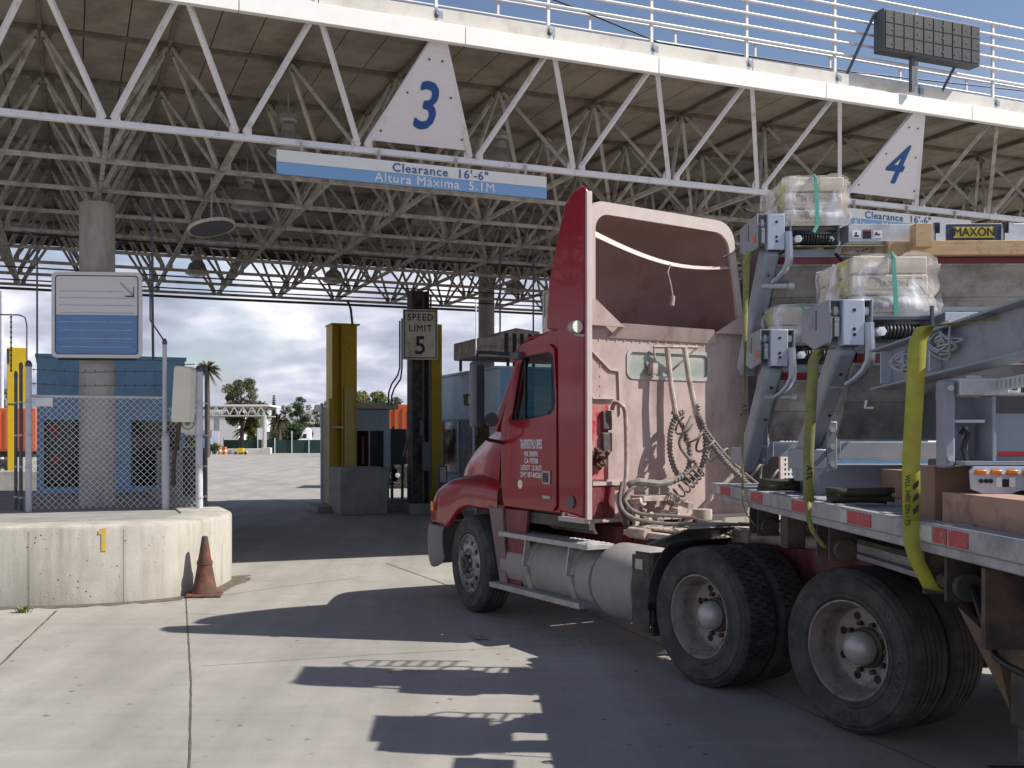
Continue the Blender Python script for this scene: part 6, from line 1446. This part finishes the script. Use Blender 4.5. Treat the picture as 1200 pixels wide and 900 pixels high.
def cartons(x,y,z,W,Dp,layers,lab,seed,split=False,word=True):
    rnd=random.Random(seed); t=cthing('carton_stack',lab,'carton stack',x,y,z,'film wrapped carton stacks on the tail lifts'); zc=0
    for i,h in enumerate(layers):
        dx=rnd.uniform(-.015,.015); parts=[(0,W)] if not(split and i==len(layers)-1) else [(0,W*.50),(W*.54,W)]
        for (a0,a1) in parts:
            a=MB(); a.box(a0+dx+.006,a1+dx-.006,rnd.uniform(0,.02),Dp,zc+.003,zc+h-.004); c=a.build('carton',m_cart,t,bevel=.008)
            if word and len(parts)==1:
                text('carton_lettering','MAXON',m_prn,h*.42,c,(W*.5+dx,-.002 if False else -.0015,zc+h*.5),(1,0,0),(0,0,1),.002,bold=.002)
                a=MB(); a.ringplate([(W*.14,-.001,zc+h*.22),(W*.86,-.001,zc+h*.22),(W*.86,-.001,zc+h*.78),(W*.14,-.001,zc+h*.78)],[(W*.15,-.001,zc+h*.245),(W*.85,-.001,zc+h*.245),(W*.85,-.001,zc+h*.755),(W*.15,-.001,zc+h*.755)],(0,.002,0)); a.build('print_frame',m_prn,c,smooth=0)
            a=MB()
            if a0==0: a.box(dx-.001,dx+.004,Dp*.12,Dp*.42,zc+h*.15,zc+h*.9); a.build('yellow_label',m_ylab,c,smooth=0)
        zc+=h
    # film: displaced shell
    a=MB(); nx,nz,ny=14,12,10; H=sum(layers); e=.014
    def face(o,u,v,nu,nv): 
        rows=[[Vector(o)+Vector(u)*(i/nu)+Vector(v)*(j/nv) for j in range(nv+1)] for i in range(nu+1)]; a.grid(rows)
    X0,X1,Y0,Y1,Z0,Z1=-e,W+e,-e,Dp+e,0.0,H+e
    face((X0,Y0,Z0),(X1-X0,0,0),(0,0,Z1-Z0),nx,nz); face((X0,Y1,Z0),(0,Y0-Y1,0),(0,0,Z1-Z0),ny,nz); face((X1,Y0,Z0),(0,Y1-Y0,0),(0,0,Z1-Z0),ny,nz); face((X0,Y0,Z1),(X1-X0,0,0),(0,Y1-Y0,0),nx,ny)
    vs=[]
    for p in a.v:
        q=Vector(p); w_=mnoise.noise_vector(q*9+Vector((seed,0,0)))*.009+mnoise.noise_vector(q*3.5+Vector((0,seed,0)))*.016
        if split and q.z>H-.02: w_.z-= .05*math.exp(-((q.x-W*.52)/.04)**2)
        zf=q.z/H; bl=abs(math.sin(zf*math.pi*len(layers)))**.6; cx2=(q.x/W-.5)*2; w_+=Vector((cx2*(bl-.7)*.022,(-.020 if q.y<Dp*.5 else .0)*(bl-.7),0)); w_.z-=(.02 if q.z>H-.02 else 0)*abs(cx2)**6
        if abs(q.x-W*.5)<.03 and q.y<0: w_*=.2
        if q.y>Dp or q.z<.03: w_*=.4
        vs.append(q+w_+Vector(((q.x/W-.5)*.02,0,0)))
    a.v=[tuple(v) for v in vs]; a.build('plastic_film',m_film,t,merge=True,smooth=55)
    a=MB(); rnd2=random.Random(seed+1)
    for (bx,bz) in ((W+.01,.10),(W+.01,.03),(-.01,.05)):
        s=1 if bx>0 else -1; p=Vector((bx,-.01,bz)); L_=rnd2.uniform(.04,.08); a.add([p,p+Vector((0,.1,.02)),p+Vector((s*L_,.06,-.05)),p+Vector((s*L_*.8,.0,-.035)),p+Vector((s*L_*.3,-.02,.03))],[(0,4,3),(0,3,2),(0,2,1)])
    a.build('film_tail',m_film,t,smooth=0)
    a=MB(); xb=W*.47; a.bar((xb,-.030,H-.02),(xb+.012,-.030,H*.4),.022,.004,up=(0,1,0)); a.bar((xb+.012,-.030,H*.4),(xb+.016,-.030,-.0),.022,.004,up=(0,1,0)); a.bar((xb+.016,-.030,0),(xb-.01,-.035,-.05),.022,.004,up=(0,1,0)); a.bar((xb,-.030,H-.02),(xb,-.01,H+.008),.022,.004,up=(1,0,0)); a.bar((xb,-.01,H+.012),(xb,Dp,H+.025),.022,.004); a.build('green_band',m_green,t,smooth=0)
    return t
cartons(.25,3.50,3.212,.385,.55,(.115,.115,.10),'tall film wrapped carton stack with a green band on the highest tail lift',3,True)
cartons(.235,2.20,2.440,.42,.55,(.125,.115,.10),'nearest film wrapped carton stack with a green band on the largest tail lift end',8,True)
cartons(.19,3.60,2.43,.42,.50,(.13,.13),'low film wrapped cartons with yellow labels behind the nearest tail lift end',14,False,False)

# nearest assembly: big I beam, uprights, lamp bar
t=cthing('tail_lift','nearest tail lift frame at the right edge with amber lights and a big sloping beam','tail lift',0,0,0,'grey steel tail lift assemblies stacked on the trailer')
def ib(P,Q,h,mat,par,name='sloping_beam',x0=.30,w=.14):
    P=Vector(P);Q=Vector(Q); a=MB(); a.prism([(x0,P.y,P.z-h/2),(x0,Q.y,Q.z-h/2),(x0,Q.y,Q.z+h/2),(x0,P.y,P.z+h/2)],(.012,0,0))
    for s in (-1,1): a.prism([(x0-w*.45,P.y,P.z+s*h/2),(x0-w*.45,Q.y,Q.z+s*h/2),(x0+w*.55,Q.y,Q.z+s*h/2),(x0+w*.55,P.y,P.z+s*h/2)],(0,0,s*.012))
    return a.build(name,mat,par,bevel=.002)
sb=ib((.3,1.98,2.14),(.3,-.9,2.26),.185,m_pgrey,t)
a=MB()
for y in (1.85,1.28,.3): a.box(.245,.299,y,y+.012,2.14-.08+(1.98-y)*.04,2.14+.08+(1.98-y)*.04)
a.builds('stiffener',m_pgreyl,sb)
rnd=random.Random(4)
for k,(y,z) in enumerate(((1.60,2.15),(1.18,2.20))):
    a=MB()
    for i in range(7):
        ry=.09+rnd.uniform(-.03,.04); rz=.045+rnd.uniform(-.02,.02); c=Vector((.262+rnd.uniform(-.012,.012),y+rnd.uniform(-.03,.03),z+rnd.uniform(-.015,.015))); ph=rnd.uniform(0,6)
        a.tube([c+Vector((.02*math.sin(q*2+ph),ry*math.cos(q),rz*math.sin(q)+.02*math.cos(q+ph))) for q in [j*math.tau/20 for j in range(20)]],.0045,6,closed=True)
    a.tube([(.262,y+.02,z-.05),(.256,y+.025,z),(.262,y+.02,z+.05)],.008,6)
    a.builds('cable_bundle',M('grey_cable',(.38,.40,.44),.5),t)
a=MB(); a.box(.30,.34,1.0,1.05,1.80,2.05); a.prism([(.302,1.35,2.0),(.302,-.6,2.07),(.302,-.6,2.03),(.302,1.35,1.96)],(.02,0,0)); y=1.3
while y>-.4: a.box(.29,.301,y,y+.014,1.96+(1.35-y)*.036-.012,1.99+(1.35-y)*.036); y-=.035
a.build('serrated_strip',m_galv,t)
# portal
YD=.80
a=MB(); a.box(.085,.135,YD-.02,YD+.06,1.66,2.02); up=a.build('upright',m_pgrey,t,bevel=.012)
a=MB(); a.cyl((.11,YD-.032,1.985),(.11,YD-.02,1.985),.012,n=10); a.cyl((.11,YD-.032,1.70),(.11,YD-.02,1.70),.012,n=10); a.builds('bolt',m_galv,up)
a=MB(); a.box(.145,2.3,YD-.03,YD+.10,1.955,2.025); tb=a.build('top_bar',m_galv,t,bevel=.004)
a=MB(); a.box(.335,.385,YD-.034,YD-.031,1.965,2.018); a.box(.445,.50,YD-.034,YD-.031,1.965,2.018); a.builds('warning_decal',m_lw,tb,smooth=0); a=MB(); a.box(.388,.44,YD-.034,YD-.031,1.965,2.018); a.box(.35,.372,YD-.0355,YD-.0345,1.975,1.983); a.box(.352,.36,YD-.0355,YD-.0345,1.983,2.008); a.build('warning_text_panel',m_inkk,tb,smooth=0); a=MB(); a.box(.388,.44,YD-.0365,YD-.0345,2.008,2.018); a.build('warning_header',m_tape,tb,smooth=0)
a=MB(); a.box(.14,.30,YD+.14,YD+.15,1.69,1.955); a.box(.30,2.3,YD+.06,YD+.07,1.69,1.885); a.box(.285,.30,YD-.01,YD+.15,1.69,1.955); a.build('web_plate',m_pgrey,t,bevel=.003)
a=MB(); a.box(.14,.26,YD+.0,YD+.14,1.845,1.857); a.build('shelf',m_pgreyl,t)
a=MB(); a.box(.228,.238,YD+.10,YD+.14,1.73,1.83); a.build('tab',m_pgreyl,t)
a=MB(); a.tube([(.172,YD+.02,1.80),(.18,YD+.01,1.82),(.195,YD+.01,1.80),(.185,YD+.01,1.77),(.178,YD+.01,1.74),(.185,YD,1.69)],.011,8); a.build('black_cable',m_black,t)
a=MB(); a.box(.135,2.3,YD-.10,YD+.14,1.675,1.690); a.build('lower_shelf',m_pgrey,t)
YL=YD-.12
a=MB(); a.prism([(.15,YL,1.58),(.20,YL,1.56),(.30,YL,1.56),(.34,YL,1.575),(2.3,YL,1.575),(2.3,YL,1.67),(.16,YL,1.67),(.145,YL,1.655)],(0,.015,0)); lb=a.build('lamp_bar',m_pgreyl,t,bevel=.003)
for x in (.158,.218,.28,.34,.40):
    a=MB(); a.box(x,x+.043,YL-.018,YL-.001,1.638,1.658); o=a.build('amber_lamp',M('amber_lamp_lens',(.60,.17,.015),.25,coat=.5),lb,bevel=.005); a=MB(); a.box(x+.044,x+.058,YL-.012,YL-.001,1.64,1.656); a.build('lamp_socket',m_lw,lb)
a=MB()
for x in (.185,.205,.223): a.cyl((x,YL-.006,1.613),(x,YL-.001,1.613),.0085,n=14)
a.builds('hole',m_black,lb)
a=MB(); a.box(.245,.266,YL-.004,YL-.001,1.59,1.628); a.box(.295,.318,YL-.004,YL-.001,1.59,1.628); a.builds('warning_decal',m_lw,lb,smooth=0); a=MB(); a.box(.268,.293,YL-.004,YL-.001,1.59,1.62); a.build('warning_text_panel',m_inkk,lb,smooth=0)
a=MB(); a.box(.30,.335,YD+.053,YD+.058,1.71,1.727); a.build('white_tape',m_tapew,t,smooth=0); a=MB(); a.box(.336,.6,YD+.053,YD+.058,1.708,1.727); a.build('red_tape',M('bright_red_tape',(.62,.02,.03),.4),t,smooth=0)
a=MB(); a.tube([(.17,YL+.03,1.58),(.20,YL+.02,1.545),(.235,YL+.02,1.545),(.25,YL+.03,1.575)],.008,6); a.build('black_loop',m_black,t)
a=MB(); a.box(.06,.10,1.10,1.14,1.70,1.72); a.box(.10,.14,1.10,1.14,1.70,1.72); a.build('small_tape',m_tapew,t)
a=MB(); a.tube([(.30,2.2,1.99),(.285,2.18,1.95),(.33,2.18,1.95)],.008,6); a.build('z_handle',m_lw,t)
# more cargo towards the camera's right, outside the frame at the photo's place but casting the near shadow
a=MB(); a.box(.5,2.3,-.9,1.9,1.60,1.68); a.box(.6,2.3,.9,2.4,1.78,2.02); a.build('inner_frame',m_postd,t,bevel=.005)

# timbers and cartons on the deck
wood(.12,.30,-.75,.875,DZ-.01,1.562,'long pinkish timber lying on the deck at the right edge',m_woodp)
wood(.10,.26,.90,1.06,DZ-.01,1.665,'upright brown timber post end beside the long pinkish timber',m_card)
wood(.40,1.4,.20,.80,DZ-.01,1.54,'dark brown timber behind the long pinkish timber',m_card)
wood(.65,1.9,2.45,2.9,DZ-.01,1.60,'brown cardboard box on the deck beneath the steel bars',m_card,'cardboard_box','box')
wood(.42,.80,1.45,1.75,DZ-.01,1.58,'small brown box with an orange mesh end on the deck',m_card,'cardboard_box','box')
a=MB()
for i in range(9): a.box(0,.11,-.004,-.001,.01+i*.014,.018+i*.014)
for i in range(9): a.box(i*.0125,i*.0125+.004,-.006,-.002,.005,.135)
o=a.build('orange_mesh',m_or,bpy.data.objects['cardboard_box.001'] if 'cardboard_box.001' in bpy.data.objects else None,smooth=0)
wood(.30,1.2,3.0,3.5,DZ-.01,1.62,'grey steel bed piece under the rear tail lift',m_pgrey,'steel_plinth','plinth')

# ratchet straps over the side
def strap(y,zt,lab,w=.05,mat=m_strap,below=.24,bow=.0,inner=.3,twist=False):
    t=cthing('ratchet_strap',lab,'strap',0,y,0,'yellow ratchet straps over the cargo')
    rnd=random.Random(int(y*100)); a=MB(); P=[(-.035,0,DZ+.0),(-.035,.004,DZ+.25)]+([(-.02,.0,zt-.75)] if twist else [])+[(-.01,.0,zt-.06),(.02,0,zt),(inner,0,zt+.03),(2.4,0,zt+.02),(2.52,0,DZ)]
    def ribbon(P,w):
        rows=[]
        for p in P:
            k=(.95,-.30) if p[0]<.2 else (0,1)
            if twist and p[2]<zt-.4 and p[0]<.2: k=(.45,.89)
            if twist and p[2]<DZ+.1: k=(0,1)
            rows.append([(p[0]-k[0]*w/2,p[1]-k[1]*w/2,p[2]),(p[0]+k[0]*w/2,p[1]+k[1]*w/2,p[2])])
        a.grid(rows)
    ribbon(P,w); a.build('webbing',mat,t,solid=.004)
    a=MB(); P=[(-.035,0,DZ+.002),(-.037,0,DZ-.085),(-.01,.01,DZ-.16),(.05,.02,DZ-below),(.09,.03,DZ-below-.02)]; ribbon(P,w*(.5 if mat is m_strap else .9)); a.build('webbing_end',mat,t,solid=.004)
    return t
s1=strap(3.53,3.05,'dull olive strap hanging in front of the rear tail lift ends',mat=m_strap,twist=True)
s2=strap(2.12,2.26,'olive strap just left of the nearest tail lift end',w=.056)
s3=strap(.80,2.235,'bright yellow strap over the sloping beam near the right edge',w=.068,mat=m_straph,below=.27)
text('strap_lettering','ATL',m_inkk,.05,s1,(-.03,-.006,1.98),(0,0,-1),(.95,-.30,0),.001,bold=.001)
text('strap_lettering','ATL',m_inkk,.045,s2,(-.036,-.006,1.60),(0,0,-1),(.95,-.30,0),.001,bold=.001)
text('strap_lettering','WLL 3400 DN / 75',m_inkk,.026,s3,(-.052,-.0005,1.53),(0,0,-1),(.95,-.30,0),.001,bold=.0002)
a=MB(); 
for z0 in (1.47,1.52,1.57): a.prism([(-.032,-.008,z0),(-.012,-.0145,z0+.02),(-.012,-.0145,z0+.045),(-.032,-.008,z0+.022)],(.0003,.001,0))
a.build('strap_print',m_inkk,s3,smooth=0)
# folded strap bundles on the deck
def bundle(x,y,lab,L,seed):
    rnd=random.Random(seed); a=MB()
    for k in range(6):
        z=DZ+.005+k*.009; pts=[]; e=rnd.uniform(.8,1.1); yo=rnd.uniform(-.02,.02)
        for q in range(25):
            t_=q*math.tau/24; pts.append(Vector((x+L/2+L/2*e*math.cos(t_),y+yo+.035*math.sin(t_)*(1+.5*k/6),z+.012*abs(math.sin(t_*1.0))+.02*(math.cos(t_)**2)*k/6)))
        rows=[[tw(p.x,p.y-.0,p.z-.014),tw(p.x,p.y,p.z+.014)] for p in pts]; a.grid(rows)
    tag(a.build('strap_bundle',m_strapd,solid=.004),lab,'strap','folded dark straps lying on the deck')
bundle(.03,2.02,'larger folded dark strap bundle on the deck edge under the nearest tail lift',.34,1)
bundle(.03,3.35,'smaller folded dark strap bundle on the deck edge near the trailer front',.26,2)
a=MB(); a.add([gnd(548,744)+Vector((0,0,.006)),gnd(566,746)+Vector((0,0,.012)),gnd(573,750)+Vector((0,0,.006)),gnd(556,751)+Vector((0,0,.014))],[(0,1,2,3)]); tag(a.build('litter',M('crumpled_grey_paper',(.22,.22,.23),.8),solid=.004,smooth=0),'scrap of grey litter on the ground left of the truck steps','litter')
a=MB(); p=gnd(777,767); a.add([p+Vector((-.05,0,.006)),p+Vector((.03,-.03,.02)),p+Vector((.09,.0,.006)),p+Vector((.02,.03,.03))],[(0,1,2,3)]); tag(a.build('litter',m_lw,solid=.004,smooth=0),'white scrap of litter beside the front drive tyre','litter')
